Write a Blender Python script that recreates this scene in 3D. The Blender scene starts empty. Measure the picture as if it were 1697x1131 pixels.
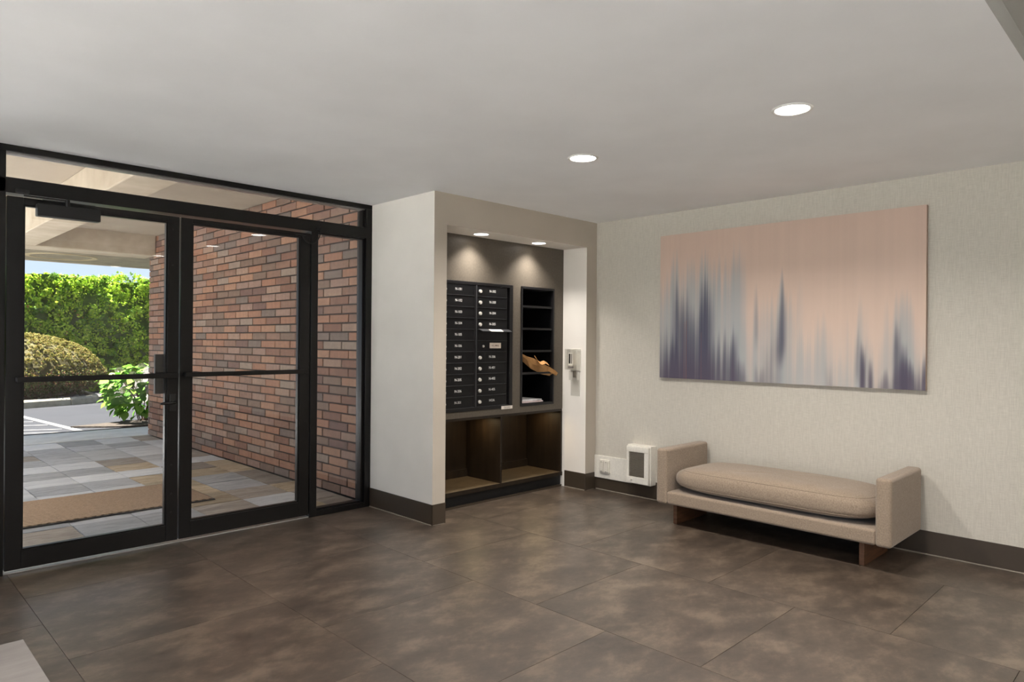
import bpy, bmesh, math, random
import numpy as np
from mathutils import Vector, Matrix

random.seed(7)
rng = np.random.default_rng(7)
PI = math.pi
S = bpy.context.scene
COL = S.collection

# ---------------------------------------------------------------- camera
FPX, YAW, ROLL, HC = 1139.4, 0.7906, 0.0079, 1.3485
fw = Vector((math.cos(YAW), math.sin(YAW), 0.0002)).normalized()
rt = Vector((math.sin(YAW), -math.cos(YAW), 0))
up = rt.cross(fw)
r2 = rt * math.cos(ROLL) + up * math.sin(ROLL)
u2 = -rt * math.sin(ROLL) + up * math.cos(ROLL)
cam = bpy.data.cameras.new('camera')
cam.sensor_width = 36.0
cam.lens = FPX / 1697 * 36.0
cam.clip_end = 300
co = bpy.data.objects.new('camera', cam)
COL.objects.link(co)
co.matrix_world = Matrix(((r2.x, u2.x, -fw.x, 0), (r2.y, u2.y, -fw.y, 0), (r2.z, u2.z, -fw.z, HC), (0, 0, 0, 1)))
S.camera = co

# ---------------------------------------------------------------- world, sun, exposure
S.view_settings.view_transform = 'Standard'
S.view_settings.look = 'None'
S.view_settings.gamma = 1
S.view_settings.exposure = 0.95
S.view_settings.use_curve_mapping = False
W = bpy.data.worlds.new('sky')
S.world = W
W.use_nodes = True
wn = W.node_tree.nodes
wl = W.node_tree.links
wn.clear()
# clear pale blue sky, a little deeper towards the zenith
tcw = wn.new('ShaderNodeTexCoord')
sep = wn.new('ShaderNodeSeparateXYZ')
wl.new(tcw.outputs['Generated'], sep.inputs[0])
sky = wn.new('ShaderNodeValToRGB')
sky.color_ramp.elements[0].position = 0.0
sky.color_ramp.elements[0].color = (0.66, 0.80, 1.0, 1)
sky.color_ramp.elements[1].position = 1.0
sky.color_ramp.elements[1].color = (0.36, 0.52, 0.86, 1)
wl.new(sep.outputs['Z'], sky.inputs[0])
bg = wn.new('ShaderNodeBackground')
bg.inputs['Strength'].default_value = 0.64
wo = wn.new('ShaderNodeOutputWorld')
wl.new(sky.outputs[0], bg.inputs[0])
wl.new(bg.outputs[0], wo.inputs[0])
sun = bpy.data.lights.new('sun', 'SUN')
sun.energy = 27.0
sun.angle = math.radians(0.6)
sun.color = (1.0, 0.97, 0.93)
so = bpy.data.objects.new('sun', sun)
COL.objects.link(so)
so.rotation_euler = Vector((-0.36, 0.22, 1.0)).to_track_quat('Z', 'Y').to_euler()

LIGHT_MAIN = 15.0      # ceiling downlights
LIGHT_REST = 16.0      # added downlights, unseen behind the viewpoint
LIGHT_ALCOVE = 3.0
LIGHT_PUCK = 0.5

# ---------------------------------------------------------------- helpers
ORG = {}


def lin(c):
    out = []
    for v in c:
        v = v / 255.0
        out.append(v / 12.92 if v <= 0.04045 else ((v + 0.055) / 1.055) ** 2.4)
    return tuple(out)


def org(o):
    return ORG.get(o.name, Vector((0, 0, 0)))


def props(o, label=None, cat=None, group=None, kind=None):
    if label: o['label'] = label
    if cat: o['category'] = cat
    if group: o['group'] = group
    if kind: o['kind'] = kind
    return o


def empty(name, loc, label=None, cat=None, group=None, kind=None, parent=None):
    o = bpy.data.objects.new(name, None)
    o.empty_display_size = 0.05
    COL.objects.link(o)
    loc = Vector(loc)
    if parent:
        o.parent = parent
        o.location = loc - org(parent)
    else:
        o.location = loc
    ORG[o.name] = loc
    return props(o, label, cat, group, kind)


class MB:
    def __init__(s):
        s.v, s.f, s.m = [], [], []

    def add(s, vs, fs, mi=0):
        n = len(s.v)
        s.v += [tuple(v) for v in vs]
        s.f += [tuple(i + n for i in f) for f in fs]
        s.m += [mi] * len(fs)
        return s

    def box(s, x0, x1, y0, y1, z0, z1, mi=0):
        return s.add([(x0, y0, z0), (x1, y0, z0), (x1, y1, z0), (x0, y1, z0), (x0, y0, z1), (x1, y0, z1), (x1, y1, z1), (x0, y1, z1)],
                     [(0, 3, 2, 1), (4, 5, 6, 7), (0, 1, 5, 4), (1, 2, 6, 5), (2, 3, 7, 6), (3, 0, 4, 7)], mi)

    def cyl(s, p0, p1, r, n=16, r1=None, cap=True, mi=0):
        p0, p1 = Vector(p0), Vector(p1)
        r1 = r if r1 is None else r1
        d = (p1 - p0).normalized()
        a = d.orthogonal().normalized()
        b = d.cross(a)
        vs = []
        for p, q in ((p0, r), (p1, r1)):
            for i in range(n):
                t = 2 * PI * i / n
                vs.append(p + (a * math.cos(t) + b * math.sin(t)) * q)
        fs = [(i, (i + 1) % n, n + (i + 1) % n, n + i) for i in range(n)]
        if cap:
            fs += [tuple(range(n - 1, -1, -1)), tuple(range(n, 2 * n))]
        return s.add(vs, fs, mi)

    def tube(s, pts, r, n=8, closed=False, mi=0):
        pts = [Vector(p) for p in pts]
        N = len(pts)
        vs = []
        prev = None
        for i, p in enumerate(pts):
            if closed:
                t = pts[(i + 1) % N] - pts[i - 1]
            else:
                t = pts[min(i + 1, N - 1)] - pts[max(i - 1, 0)]
            t.normalize()
            a = t.orthogonal().normalized() if prev is None else (prev - t * prev.dot(t)).normalized()
            prev = a
            b = t.cross(a)
            rr = r[i] if isinstance(r, (list, tuple)) else r
            for k in range(n):
                w = 2 * PI * k / n
                vs.append(p + (a * math.cos(w) + b * math.sin(w)) * rr)
        fs = []
        M = N if closed else N - 1
        for i in range(M):
            j = (i + 1) % N
            for k in range(n):
                fs.append((i * n + k, i * n + (k + 1) % n, j * n + (k + 1) % n, j * n + k))
        if not closed:
            fs += [tuple(range(n - 1, -1, -1)), tuple((N - 1) * n + k for k in range(n))]
        return s.add(vs, fs, mi)

    def lathe(s, c, prof, n=32, mi=0):
        vs, fs = [], []
        for r, z in prof:
            for i in range(n):
                t = 2 * PI * i / n
                vs.append((c[0] + r * math.cos(t), c[1] + r * math.sin(t), c[2] + z))
        for j in range(len(prof) - 1):
            for i in range(n):
                fs.append((j * n + i, j * n + (i + 1) % n, (j + 1) * n + (i + 1) % n, (j + 1) * n + i))
        return s.add(vs, fs, mi)

    def prism(s, poly, z0, z1, mi=0):
        n = len(poly)
        vs = [(x, y, z0) for x, y in poly] + [(x, y, z1) for x, y in poly]
        fs = [(i, (i + 1) % n, n + (i + 1) % n, n + i) for i in range(n)]
        fs += [tuple(range(n - 1, -1, -1)), tuple(range(n, 2 * n))]
        return s.add(vs, fs, mi)


def build(name, mb, mat, parent=None, bevel=0, seg=2, smooth=False, origin=None, label=None, cat=None, group=None, kind=None, subsurf=0):
    """one mesh object from world-space geometry"""
    vs = np.array(mb.v, float)
    if origin is None:
        if parent is not None:
            c = vs.mean(0) if False else None
            o0 = Vector((vs[:, 0].mean(), vs[:, 1].mean(), vs[:, 2].min()))
        else:
            o0 = Vector(((vs[:, 0].min() + vs[:, 0].max()) / 2, (vs[:, 1].min() + vs[:, 1].max()) / 2, vs[:, 2].min()))
    else:
        o0 = Vector(origin)
    me = bpy.data.meshes.new(name)
    me.from_pydata([tuple(v) for v in (vs - np.array(o0))], [], mb.f)
    mats = mat if isinstance(mat, (list, tuple)) else [mat]
    for m in mats:
        me.materials.append(m)
    if len(mats) > 1:
        me.polygons.foreach_set('material_index', mb.m)
    if smooth:
        me.polygons.foreach_set('use_smooth', [True] * len(me.polygons))
    bm = bmesh.new()
    bm.from_mesh(me)
    bmesh.ops.recalc_face_normals(bm, faces=bm.faces)
    bm.to_mesh(me)
    bm.free()
    me.update()
    o = bpy.data.objects.new(name, me)
    COL.objects.link(o)
    ORG[o.name] = o0
    if parent:
        o.parent = parent
        o.location = o0 - org(parent)
    else:
        o.location = o0
    if bevel:
        b = o.modifiers.new('bevel', 'BEVEL')
        b.width = bevel
        b.segments = seg
        b.limit_method = 'ANGLE'
        if seg > 1:
            me.polygons.foreach_set('use_smooth', [True] * len(me.polygons))
            w = o.modifiers.new('wn', 'WEIGHTED_NORMAL')
            w.keep_sharp = True
    if subsurf:
        b = o.modifiers.new('sub', 'SUBSURF')
        b.levels = b.render_levels = subsurf
    return props(o, label, cat, group, kind)


def place(name, me, loc, parent=None, rot=None, scale=None):
    """an object sharing mesh data, world-space loc"""
    o = bpy.data.objects.new(name, me)
    COL.objects.link(o)
    loc = Vector(loc)
    ORG[o.name] = loc
    if parent:
        o.parent = parent
        loc = loc - org(parent)
    o.location = loc
    if rot: o.rotation_euler = rot
    if scale: o.scale = scale
    return o


def bx(name, b, mat, parent=None, **k):
    return build(name, MB().box(*b), mat, parent, **k)


# ---------------------------------------------------------------- materials
class MT:
    def __init__(s, name, color=(0.5, 0.5, 0.5), rough=0.6, metal=0.0, spec=0.5, **k):
        s.m = bpy.data.materials.new(name)
        s.m.use_nodes = True
        s.n = s.m.node_tree.nodes
        s.l = s.m.node_tree.links
        s.b = s.n['Principled BSDF']
        s.out = s.n['Material Output']
        s.b.inputs['Base Color'].default_value = (*color, 1)
        s.b.inputs['Roughness'].default_value = rough
        s.b.inputs['Metallic'].default_value = metal
        s.b.inputs['Specular IOR Level'].default_value = spec
        for a, v in k.items():
            s.b.inputs[a.replace('_', ' ')].default_value = v

    def node(s, t, **k):
        n = s.n.new(t)
        for a, v in k.items():
            setattr(n, a, v)
        return n

    def coords(s, kind='Object', scale=(1, 1, 1), rot=(0, 0, 0), loc=(0, 0, 0)):
        tc = s.node('ShaderNodeTexCoord')
        mp = s.node('ShaderNodeMapping')
        mp.inputs['Scale'].default_value = scale
        mp.inputs['Rotation'].default_value = rot
        mp.inputs['Location'].default_value = loc
        s.l.new(tc.outputs[kind], mp.inputs['Vector'])
        return mp.outputs[0]

    def geo(s, scale=(1, 1, 1), rot=(0, 0, 0)):
        g = s.node('ShaderNodeNewGeometry')
        mp = s.node('ShaderNodeMapping')
        mp.inputs['Scale'].default_value = scale
        mp.inputs['Rotation'].default_value = rot
        s.l.new(g.outputs['Position'], mp.inputs['Vector'])
        return mp.outputs[0]

    def noise(s, vec, scale=5, detail=4, rough=0.5, dist=0.0):
        n = s.node('ShaderNodeTexNoise')
        n.inputs['Scale'].default_value = scale
        n.inputs['Detail'].default_value = detail
        n.inputs['Roughness'].default_value = rough
        n.inputs['Distortion'].default_value = dist
        s.l.new(vec, n.inputs['Vector'])
        return n.outputs['Fac']

    def ramp(s, fac, stops, interp='LINEAR'):
        r = s.node('ShaderNodeValToRGB')
        e = r.color_ramp
        e.interpolation = interp
        while len(e.elements) < len(stops):
            e.elements.new(0.5)
        for i, (p, c) in enumerate(stops):
            e.elements[i].position = p
            e.elements[i].color = (*c, 1)
        s.l.new(fac, r.inputs[0])
        return r.outputs[0]

    def mix(s, a, b, fac=0.5, mode='MIX'):
        m = s.node('ShaderNodeMix', data_type='RGBA', blend_type=mode)
        for i, v in ((0, fac), (6, a), (7, b)):
            if isinstance(v, (int, float)):
                m.inputs[i].default_value = v
            elif isinstance(v, tuple):
                m.inputs[i].default_value = (*v, 1)
            else:
                s.l.new(v, m.inputs[i])
        return m.outputs[2]

    def color(s, v):
        s.l.new(v, s.b.inputs['Base Color'])
        return s

    def bump(s, h, strength=0.3, dist=0.01):
        b = s.node('ShaderNodeBump')
        b.inputs['Strength'].default_value = strength
        b.inputs['Distance'].default_value = dist
        s.l.new(h, b.inputs['Height'])
        s.l.new(b.outputs[0], s.b.inputs['Normal'])
        return s

    def rough(s, v):
        s.l.new(v, s.b.inputs['Roughness'])
        return s


def simple(name, rgb, rough=0.6, metal=0.0, nscale=60, bump=0.05, var=0.06, **k):
    c = lin(rgb)
    t = MT(name, c, rough, metal, **k)
    v = t.coords()
    n = t.noise(v, nscale, 3)
    t.color(t.ramp(n, [(0.3, tuple(x * (1 - var) for x in c)), (0.7, tuple(x * (1 + var) for x in c))]))
    if bump:
        t.bump(n, bump, 0.002)
    return t.m


M = {}
# floor tile: cloudy brown concrete-look vinyl
t = MT('floor_tile_vinyl', rough=0.3, spec=0.5)
v = t.geo((1, 1, 1))
v2 = t.geo((1.0, 1.5, 1), rot=(0, 0, 0.75))
oi = t.node('ShaderNodeObjectInfo')
sh = t.node('ShaderNodeVectorMath', operation='ADD')
cmb = t.node('ShaderNodeCombineXYZ')
mu = t.node('ShaderNodeMath', operation='MULTIPLY')
mu.inputs[1].default_value = 37.0
t.l.new(oi.outputs['Random'], mu.inputs[0])
t.l.new(mu.outputs[0], cmb.inputs[0])
t.l.new(mu.outputs[0], cmb.inputs[1])
t.l.new(v2, sh.inputs[0])
t.l.new(cmb.outputs[0], sh.inputs[1])
n1 = t.noise(sh.outputs[0], 1.5, 12, 0.70, 0.0)
n2 = t.noise(sh.outputs[0], 3.4, 14, 0.76, 0.0)
n3 = t.noise(sh.outputs[0], 60.0, 4, 0.6, 0.0)
c1 = t.ramp(n1, [(0.36, lin((46, 37, 29))), (0.5, lin((68, 56, 46))), (0.62, lin((92, 78, 66)))])
c2 = t.ramp(n2, [(0.38, lin((42, 34, 27))), (0.5, lin((70, 59, 49))), (0.61, lin((112, 97, 82)))])
c3 = t.ramp(n3, [(0.3, (0.35, 0.35, 0.35)), (0.7, (0.68, 0.68, 0.68))])
c = t.mix(c1, c2, 0.6)
c = t.mix(c, c3, 0.10, 'OVERLAY')
t.color(c)
t.rough(t.ramp(n2, [(0.3, (0.42,) * 3), (0.7, (0.33,) * 3)]))
t.b.inputs['IOR'].default_value = 1.9
t.bump(n3, 0.03, 0.001)
M['floor'] = t.m
M['joint'] = simple('floor_joint', (52, 43, 36), 0.7)

t = MT('ceiling_paint', lin((238, 238, 238)), 0.85, spec=0.2)
n = t.noise(t.geo(), 2.2, 3)
t.color(t.ramp(n, [(0.35, lin((235, 235, 236))), (0.65, lin((240, 240, 241)))]))
t.bump(t.noise(t.geo(), 60, 4), 0.12, 0.004)
M['ceiling'] = t.m

M['ceiling_shaded'] = simple('shaded_upper_ceiling_paint', (186, 184, 179), 0.85, nscale=3, bump=0.05, var=0.02)  # shadow on the raised ceiling put into a darker colour


def paint(name, rgb, bs=110, b=0.22):
    t = MT(name, lin(rgb), 0.75, spec=0.25)
    n = t.noise(t.geo(), 3, 3)
    t.color(t.ramp(n, [(0.3, lin(tuple(x - 3 for x in rgb))), (0.7, lin(tuple(x + 3 for x in rgb)))]))
    t.bump(t.noise(t.geo(), bs, 4, 0.6), b, 0.004)
    return t.m


M['paint'] = paint('beige_wall_paint', (234, 228, 219))
M['paint_white'] = paint('white_trim_paint', (214, 209, 199), 80, 0.05)
M['paint_shaded'] = paint('shaded_alcove_front_paint', (186, 176, 162))  # wall paint darkened to carry the shade on the alcove front faces
M['shell'] = paint('beige_rear_wall_paint', (204, 198, 188))
# linen wallpaper
t = MT('linen_wallpaper', rough=0.8, spec=0.2)
na = t.noise(t.geo((18, 18, 420)), 1.0, 3, 0.65)
nb = t.noise(t.geo((260, 260, 14)), 1.0, 3, 0.65)
nc = t.noise(t.geo((1, 1, 1)), 2.5, 3)
ca = t.ramp(na, [(0.34, lin((184, 178, 166))), (0.66, lin((208, 202, 190)))])
cb = t.ramp(nb, [(0.34, lin((184, 178, 166))), (0.66, lin((208, 202, 190)))])
t.color(t.mix(ca, cb, 0.5))
sm = t.node('ShaderNodeMath', operation='ADD')
t.l.new(na, sm.inputs[0])
t.l.new(nb, sm.inputs[1])
t.bump(sm.outputs[0], 0.35, 0.002)
M['linen'] = t.m
M['base'] = simple('brown_rubber_baseboard', (66, 56, 45), 0.38, nscale=8, bump=0.03)
M['caulk'] = simple('pale_base_bead', (136, 127, 114), 0.5)
M['bronze'] = simple('dark_bronze_aluminium', (15, 13, 12), 0.32, spec=0.35, bump=0.0)
M['black'] = simple('black_plastic', (13, 12, 12), 0.42, bump=0.0)
M['steel'] = simple('brushed_steel', (190, 188, 184), 0.32, metal=1.0)
M['lock_metal'] = simple('satin_nickel', (204, 200, 192), 0.45, metal=0.35)
M['threshold'] = simple('threshold_aluminium', (170, 168, 165), 0.4, metal=0.8)
# glass
t = MT('clear_glass')
t.n.remove(t.b)
tr = t.node('ShaderNodeBsdfTransparent')
tr.inputs[0].default_value = (0.98, 0.98, 0.98, 1)
gl = t.node('ShaderNodeBsdfGlossy')
gl.inputs['Roughness'].default_value = 0.0
fr = t.node('ShaderNodeFresnel')
fr.inputs[0].default_value = 1.5
ms = t.node('ShaderNodeMixShader')
t.l.new(fr.outputs[0], ms.inputs[0])
t.l.new(tr.outputs[0], ms.inputs[1])
t.l.new(gl.outputs[0], ms.inputs[2])
t.l.new(ms.outputs[0], t.out.inputs[0])
M['glass'] = t.m
t = MT('clear_acrylic')
t.n.remove(t.b)
tr = t.node('ShaderNodeBsdfTransparent')
tr.inputs[0].default_value = (0.95, 0.95, 0.94, 1)
gl = t.node('ShaderNodeBsdfGlossy')
gl.inputs['Roughness'].default_value = 0.15
ms = t.node('ShaderNodeMixShader')
ms.inputs[0].default_value = 0.08
t.l.new(tr.outputs[0], ms.inputs[1])
t.l.new(gl.outputs[0], ms.inputs[2])
t.l.new(ms.outputs[0], t.out.inputs[0])
M['acrylic'] = t.m


def emis(name, col, st):
    t = MT(name)
    t.n.remove(t.b)
    e = t.node('ShaderNodeEmission')
    e.inputs[0].default_value = (*col, 1)
    e.inputs[1].default_value = st
    t.l.new(e.outputs[0], t.out.inputs[0])
    return t.m


M['lens'] = emis('lamp_lens', (1.0, 0.96, 0.90), 9.0)
M['lens_alcove'] = emis('alcove_lamp_lens', (1.0, 0.95, 0.88), 7.0)
M['lens_puck'] = emis('puck_lens', (1.0, 0.75, 0.42), 3.0)
M['lamp_trim'] = simple('white_lamp_trim', (225, 223, 219), 0.4)
# bricks
BR = [(0.0, lin((120, 86, 70))), (0.12, lin((142, 102, 80))), (0.26, lin((127, 97, 81))), (0.40, lin((149, 112, 89))), (0.52, lin((115, 93, 79))),
      (0.63, lin((137, 110, 96))), (0.74, lin((110, 95, 86))), (0.84, lin((144, 117, 100))), (0.93, lin((136, 118, 104))), (0.965, lin((106, 80, 71)))]


def brick_mat(name, island):
    t = MT(name, rough=0.72, spec=0.3)
    if island:
        g = t.node('ShaderNodeNewGeometry')
        r = g.outputs['Random Per Island']
    else:
        r = t.node('ShaderNodeObjectInfo').outputs['Random']
    base = t.ramp(r, BR, 'CONSTANT')
    na = t.noise(t.geo((14, 14, 40)), 1.0, 5, 0.65)
    nb = t.noise(t.geo((1, 30, 5)), 1.0, 3)
    c = t.mix(base, t.ramp(na, [(0.3, (0.36, 0.36, 0.36)), (0.7, (0.64, 0.63, 0.62))]), 0.45, 'OVERLAY')
    c = t.mix(c, t.ramp(nb, [(0.35, (0.42, 0.42, 0.42)), (0.65, (0.56, 0.56, 0.56))]), 0.6, 'OVERLAY')
    t.color(c)
    t.bump(t.noise(t.geo((60, 60, 60)), 1.0, 5), 0.25, 0.004)
    return t.m


M['brick'] = brick_mat('fired_brick', False)
M['brick_far'] = brick_mat('fired_brick_far', True)
M['mortar'] = simple('dark_mortar', (40, 30, 24), 0.9, nscale=200, bump=0.4)


def stone(name, a, b, c):
    t = MT(name, rough=0.62, spec=0.4)
    oi = t.node('ShaderNodeObjectInfo')
    add = t.node('ShaderNodeVectorMath', operation='ADD')
    cm = t.node('ShaderNodeCombineXYZ')
    mu = t.node('ShaderNodeMath', operation='MULTIPLY')
    mu.inputs[1].default_value = 51.0
    t.l.new(oi.outputs['Random'], mu.inputs[0])
    for i in range(3):
        t.l.new(mu.outputs[0], cm.inputs[i])
    t.l.new(t.geo((2.2, 9, 4), rot=(0, 0, 0.2)), add.inputs[0])
    t.l.new(cm.outputs[0], add.inputs[1])
    n1 = t.noise(add.outputs[0], 1.2, 7, 0.68, 1.2)
    n2 = t.noise(add.outputs[0], 9, 6, 0.7, 0.5)
    col = t.ramp(n1, [(0.28, lin(a)), (0.5, lin(b)), (0.74, lin(c))])
    col = t.mix(col, t.ramp(n2, [(0.3, (0.3,) * 3), (0.7, (0.7,) * 3)]), 0.4, 'OVERLAY')
    hs = t.node('ShaderNodeHueSaturation')
    mr = t.node('ShaderNodeMapRange')
    mr.inputs[3].default_value = 0.78
    mr.inputs[4].default_value = 1.22
    t.l.new(oi.outputs['Random'], mr.inputs[0])
    t.l.new(mr.outputs[0], hs.inputs['Value'])
    t.l.new(col, hs.inputs['Color'])
    t.color(hs.outputs[0])
    sm = t.node('ShaderNodeMath', operation='ADD')
    t.l.new(n1, sm.inputs[0])
    t.l.new(n2, sm.inputs[1])
    t.bump(sm.outputs[0], 1.0, 0.03)
    return t.m


M['st_grey'] = stone('slate_grey', (158, 161, 164), (192, 195, 198), (214, 217, 219))
M['st_light'] = stone('slate_pale', (198, 202, 205), (224, 227, 229), (238, 240, 240))
M['st_tan'] = stone('slate_tan', (150, 130, 102), (188, 170, 140), (212, 202, 178))
M['st_brown'] = stone('slate_brown', (132, 122, 112), (166, 156, 144), (192, 184, 172))
M['grout'] = simple('slate_joint', (52, 48, 43), 0.9)


def noisy(name, stops, scale=3, detail=8, rough=0.85, bs=60, b=0.4, dist=0.006, nr=0.65, stretch=(1, 1, 1)):
    t = MT(name, rough=rough, spec=0.25)
    n = t.noise(t.geo(stretch), scale, detail, nr)
    t.color(t.ramp(n, [(p, lin(c)) for p, c in stops]))
    t.bump(t.noise(t.geo(stretch), bs, 5, 0.7), b, dist)
    return t.m


M['concrete'] = noisy('grey_concrete', [(0.3, (192, 194, 191)), (0.7, (222, 224, 221))], 4)
M['kerb'] = noisy('weathered_kerb_concrete', [(0.3, (120, 114, 98)), (0.5, (140, 135, 118)), (0.7, (154, 150, 134))], 6)
M['asphalt'] = noisy('grey_asphalt', [(0.3, (29, 30, 33)), (0.7, (35, 36, 39))], 1.5, bs=120)
M['line'] = noisy('white_road_paint', [(0.3, (92, 91, 89)), (0.7, (104, 103, 100))], 12)
M['soil'] = noisy('brown_mulch', [(0.3, (40, 34, 28)), (0.5, (62, 54, 46)), (0.7, (88, 80, 68))], 30, bs=70, b=1.0, dist=0.02)
M['pale_path'] = noisy('pale_gravel_path', [(0.3, (76, 72, 63)), (0.7, (92, 88, 79))], 8)
M['soffit'] = noisy('beige_painted_soffit', [(0.35, (154, 142, 126)), (0.65, (164, 152, 136))], 2, bs=40, b=0.1)
M['beam'] = noisy('beige_painted_concrete_beam', [(0.3, (164, 149, 128)), (0.55, (182, 169, 149)), (0.7, (192, 181, 163))], 3, bs=30, b=0.35)
M['rawconc'] = noisy('bare_concrete_soffit', [(0.3, (120, 110, 94)), (0.7, (150, 140, 120))], 5)
M['ringst'] = noisy('tan_ring', [(0.3, (168, 150, 118)), (0.7, (186, 170, 138))], 5)
# coir mat
t = MT('coir_mat', rough=0.95, spec=0.1)
wv = t.node('ShaderNodeTexWave', wave_type='BANDS', bands_direction='DIAGONAL')
wv.inputs['Scale'].default_value = 11
wv.inputs['Distortion'].default_value = 1.5
wv.inputs['Detail'].default_value = 3
wv.inputs['Detail Scale'].default_value = 4
t.l.new(t.geo((1, 2.2, 0)), wv.inputs['Vector'])
n = t.noise(t.geo((1, 1, 1)), 90, 5, 0.8)
cc = t.ramp(wv.outputs['Fac'], [(0.2, lin((92, 74, 56))), (0.7, lin((178, 154, 128)))])
t.color(t.mix(cc, t.ramp(n, [(0.3, lin((84, 68, 54))), (0.7, lin((178, 154, 130)))]), 0.45))
t.bump(wv.outputs['Fac'], 0.5, 0.006)
M['coir'] = t.m
M['mat_edge'] = simple('black_rubber_edge', (28, 25, 24), 0.7)
M['mat_in'] = noisy('pale_grey_floor_mat', [(0.3, (140, 133, 129)), (0.7, (158, 151, 146))], 3, rough=0.4, bs=90, b=0.08, stretch=(1, 4, 1))
# mail wall
M['laminate'] = noisy('grey_brown_laminate', [(0.3, (84, 77, 68)), (0.7, (97, 89, 79))], 60, rough=0.42, bs=160, b=0.08)
t = MT('espresso_wood', rough=0.45, spec=0.4)
n = t.noise(t.geo((22, 22, 1.6)), 1.0, 5, 0.6, 0.3)
t.color(t.ramp(n, [(0.3, lin((27, 20, 13))), (0.7, lin((43, 33, 22)))]))
t.bump(n, 0.1, 0.002)
M['espresso'] = t.m
M['cubby_floor'] = noisy('worn_brown_shelf', [(0.3, (76, 64, 46)), (0.7, (94, 80, 60))], 10, rough=0.5)
M['toe'] = simple('black_toe_kick', (8, 9, 11), 0.5)
M['mail_black'] = simple('black_powder_coat', (11, 11, 13), 0.42, spec=0.3, bump=0.03, nscale=300)
M['mail_frame'] = simple('charcoal_metal_frame', (24, 23, 24), 0.35, spec=0.3, bump=0.0)
M['mail_edge'] = simple('worn_metal_edge', (66, 66, 68), 0.3, metal=0.4)
M['letters'] = simple('white_lettering', (214, 212, 208), 0.6, bump=0)
M['plate'] = simple('beige_label_plate', (196, 182, 168), 0.5, bump=0)
M['sticker'] = simple('white_sticker', (215, 205, 194), 0.6, bump=0)
M['ink'] = simple('dark_print', (92, 66, 54), 0.7, bump=0)
M['ink_grey'] = simple('grey_print', (120, 112, 106), 0.7, bump=0)
M['kraft'] = noisy('kraft_paper', [(0.3, (168, 122, 74)), (0.7, (196, 150, 98))], 14, rough=0.8)
M['paper'] = noisy('pale_pink_paper', [(0.3, (176, 156, 156)), (0.7, (206, 192, 190))], 20, rough=0.7)
M['paper2'] = noisy('grey_white_paper', [(0.3, (170, 168, 172)), (0.7, (212, 208, 206))], 20, rough=0.7)
M['white_metal'] = simple('white_enamel', (226, 221, 210), 0.35, bump=0.0)
M['white_plastic'] = simple('white_plastic', (218, 212, 200), 0.4, bump=0.0)
M['slat'] = simple('grey_beige_louvre', (126, 118, 106), 0.45, bump=0.0)
M['dark_void'] = simple('dark_inside', (36, 32, 28), 0.8)
# bench fabric
t = MT('taupe_wool_fabric', rough=0.9, spec=0.15)
na = t.noise(t.coords(scale=(500, 500, 500)), 1.0, 2)
nb = t.noise(t.coords(scale=(120, 120, 120)), 1.0, 4)
nc = t.noise(t.coords(scale=(6, 6, 6)), 1.0, 3)
c = t.ramp(nb, [(0.3, lin((131, 114, 97))), (0.7, lin((154, 137, 119)))])
t.color(t.mix(c, t.ramp(na, [(0.35, (0.35,) * 3), (0.65, (0.65,) * 3)]), 0.35, 'OVERLAY'))
t.b.inputs['Sheen Weight'].default_value = 0.25
t.bump(na, 0.3, 0.001)
M['fabric'] = t.m
t = MT('walnut_wood', rough=0.5)
n = t.noise(t.geo((4, 4, 40)), 1.0, 5, 0.6, 0.4)
t.color(t.ramp(n, [(0.3, lin((86, 56, 36))), (0.7, lin((122, 84, 56)))]))
M['walnut'] = t.m


def leafmat(name, attr=True, rgb=None, transl=0.35, rough=0.5):
    t = MT(name, rough=0.7, spec=0.12)
    if attr:
        a = t.node('ShaderNodeAttribute', attribute_name='leafcol')
        c = a.outputs['Color']
    else:
        oi = t.node('ShaderNodeObjectInfo')
        c = t.ramp(oi.outputs['Random'], [(0, lin(rgb[0])), (0.5, lin(rgb[1])), (1, lin(rgb[2]))])
    t.color(c)
    tl = t.node('ShaderNodeBsdfTranslucent')
    t.l.new(c, tl.inputs[0])
    mx = t.node('ShaderNodeMixShader')
    mx.inputs[0].default_value = transl
    t.l.new(t.b.outputs[0], mx.inputs[1])
    t.l.new(tl.outputs[0], mx.inputs[2])
    t.l.new(mx.outputs[0], t.out.inputs[0])
    return t.m


M['leaf'] = leafmat('foliage')
M['hyd_leaf'] = leafmat('hydrangea_leaf', False, [(58, 100, 30), (92, 136, 46), (140, 170, 78)], 0.4)
M['core'] = noisy('dark_foliage_inside', [(0.3, (52, 70, 24)), (0.7, (78, 100, 36))], 8)
M['core_ochre'] = noisy('ochre_foliage_inside', [(0.3, (56, 52, 28)), (0.7, (84, 78, 40))], 12)
M['bark'] = noisy('brown_bark', [(0.3, (62, 48, 36)), (0.7, (96, 78, 60))], 20)
M['boulder'] = noisy('grey_boulder', [(0.3, (58, 56, 52)), (0.7, (80, 77, 72))], 5, bs=14, b=0.8, dist=0.05)
M['boulder_pale'] = noisy('pale_rock', [(0.3, (82, 80, 75)), (0.7, (100, 98, 94))], 5, bs=14, b=0.8, dist=0.05)
M['flower'] = noisy('hydrangea_flower', [(0.3, (176, 184, 116)), (0.7, (200, 200, 160))], 60)

# ================================================================ STRUCTURE
XR, YG, YA, XP, H = 5.005, 4.765, 3.955, 3.111, 2.44
XL, YB = -3.4, -4.2


def struct(name, mb, mat, **k):
    return build(name, mb, mat, kind='structure', **k)


# ---- interior floor: slab and tiles laid half-bond
floor = struct('floor', MB().box(XL - 0.1, XR + 0.1, YB - 0.1, 4.96, -0.12, -0.004), M['joint'])
TX, TY = 0.930, 0.936
tile_me = {}


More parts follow.
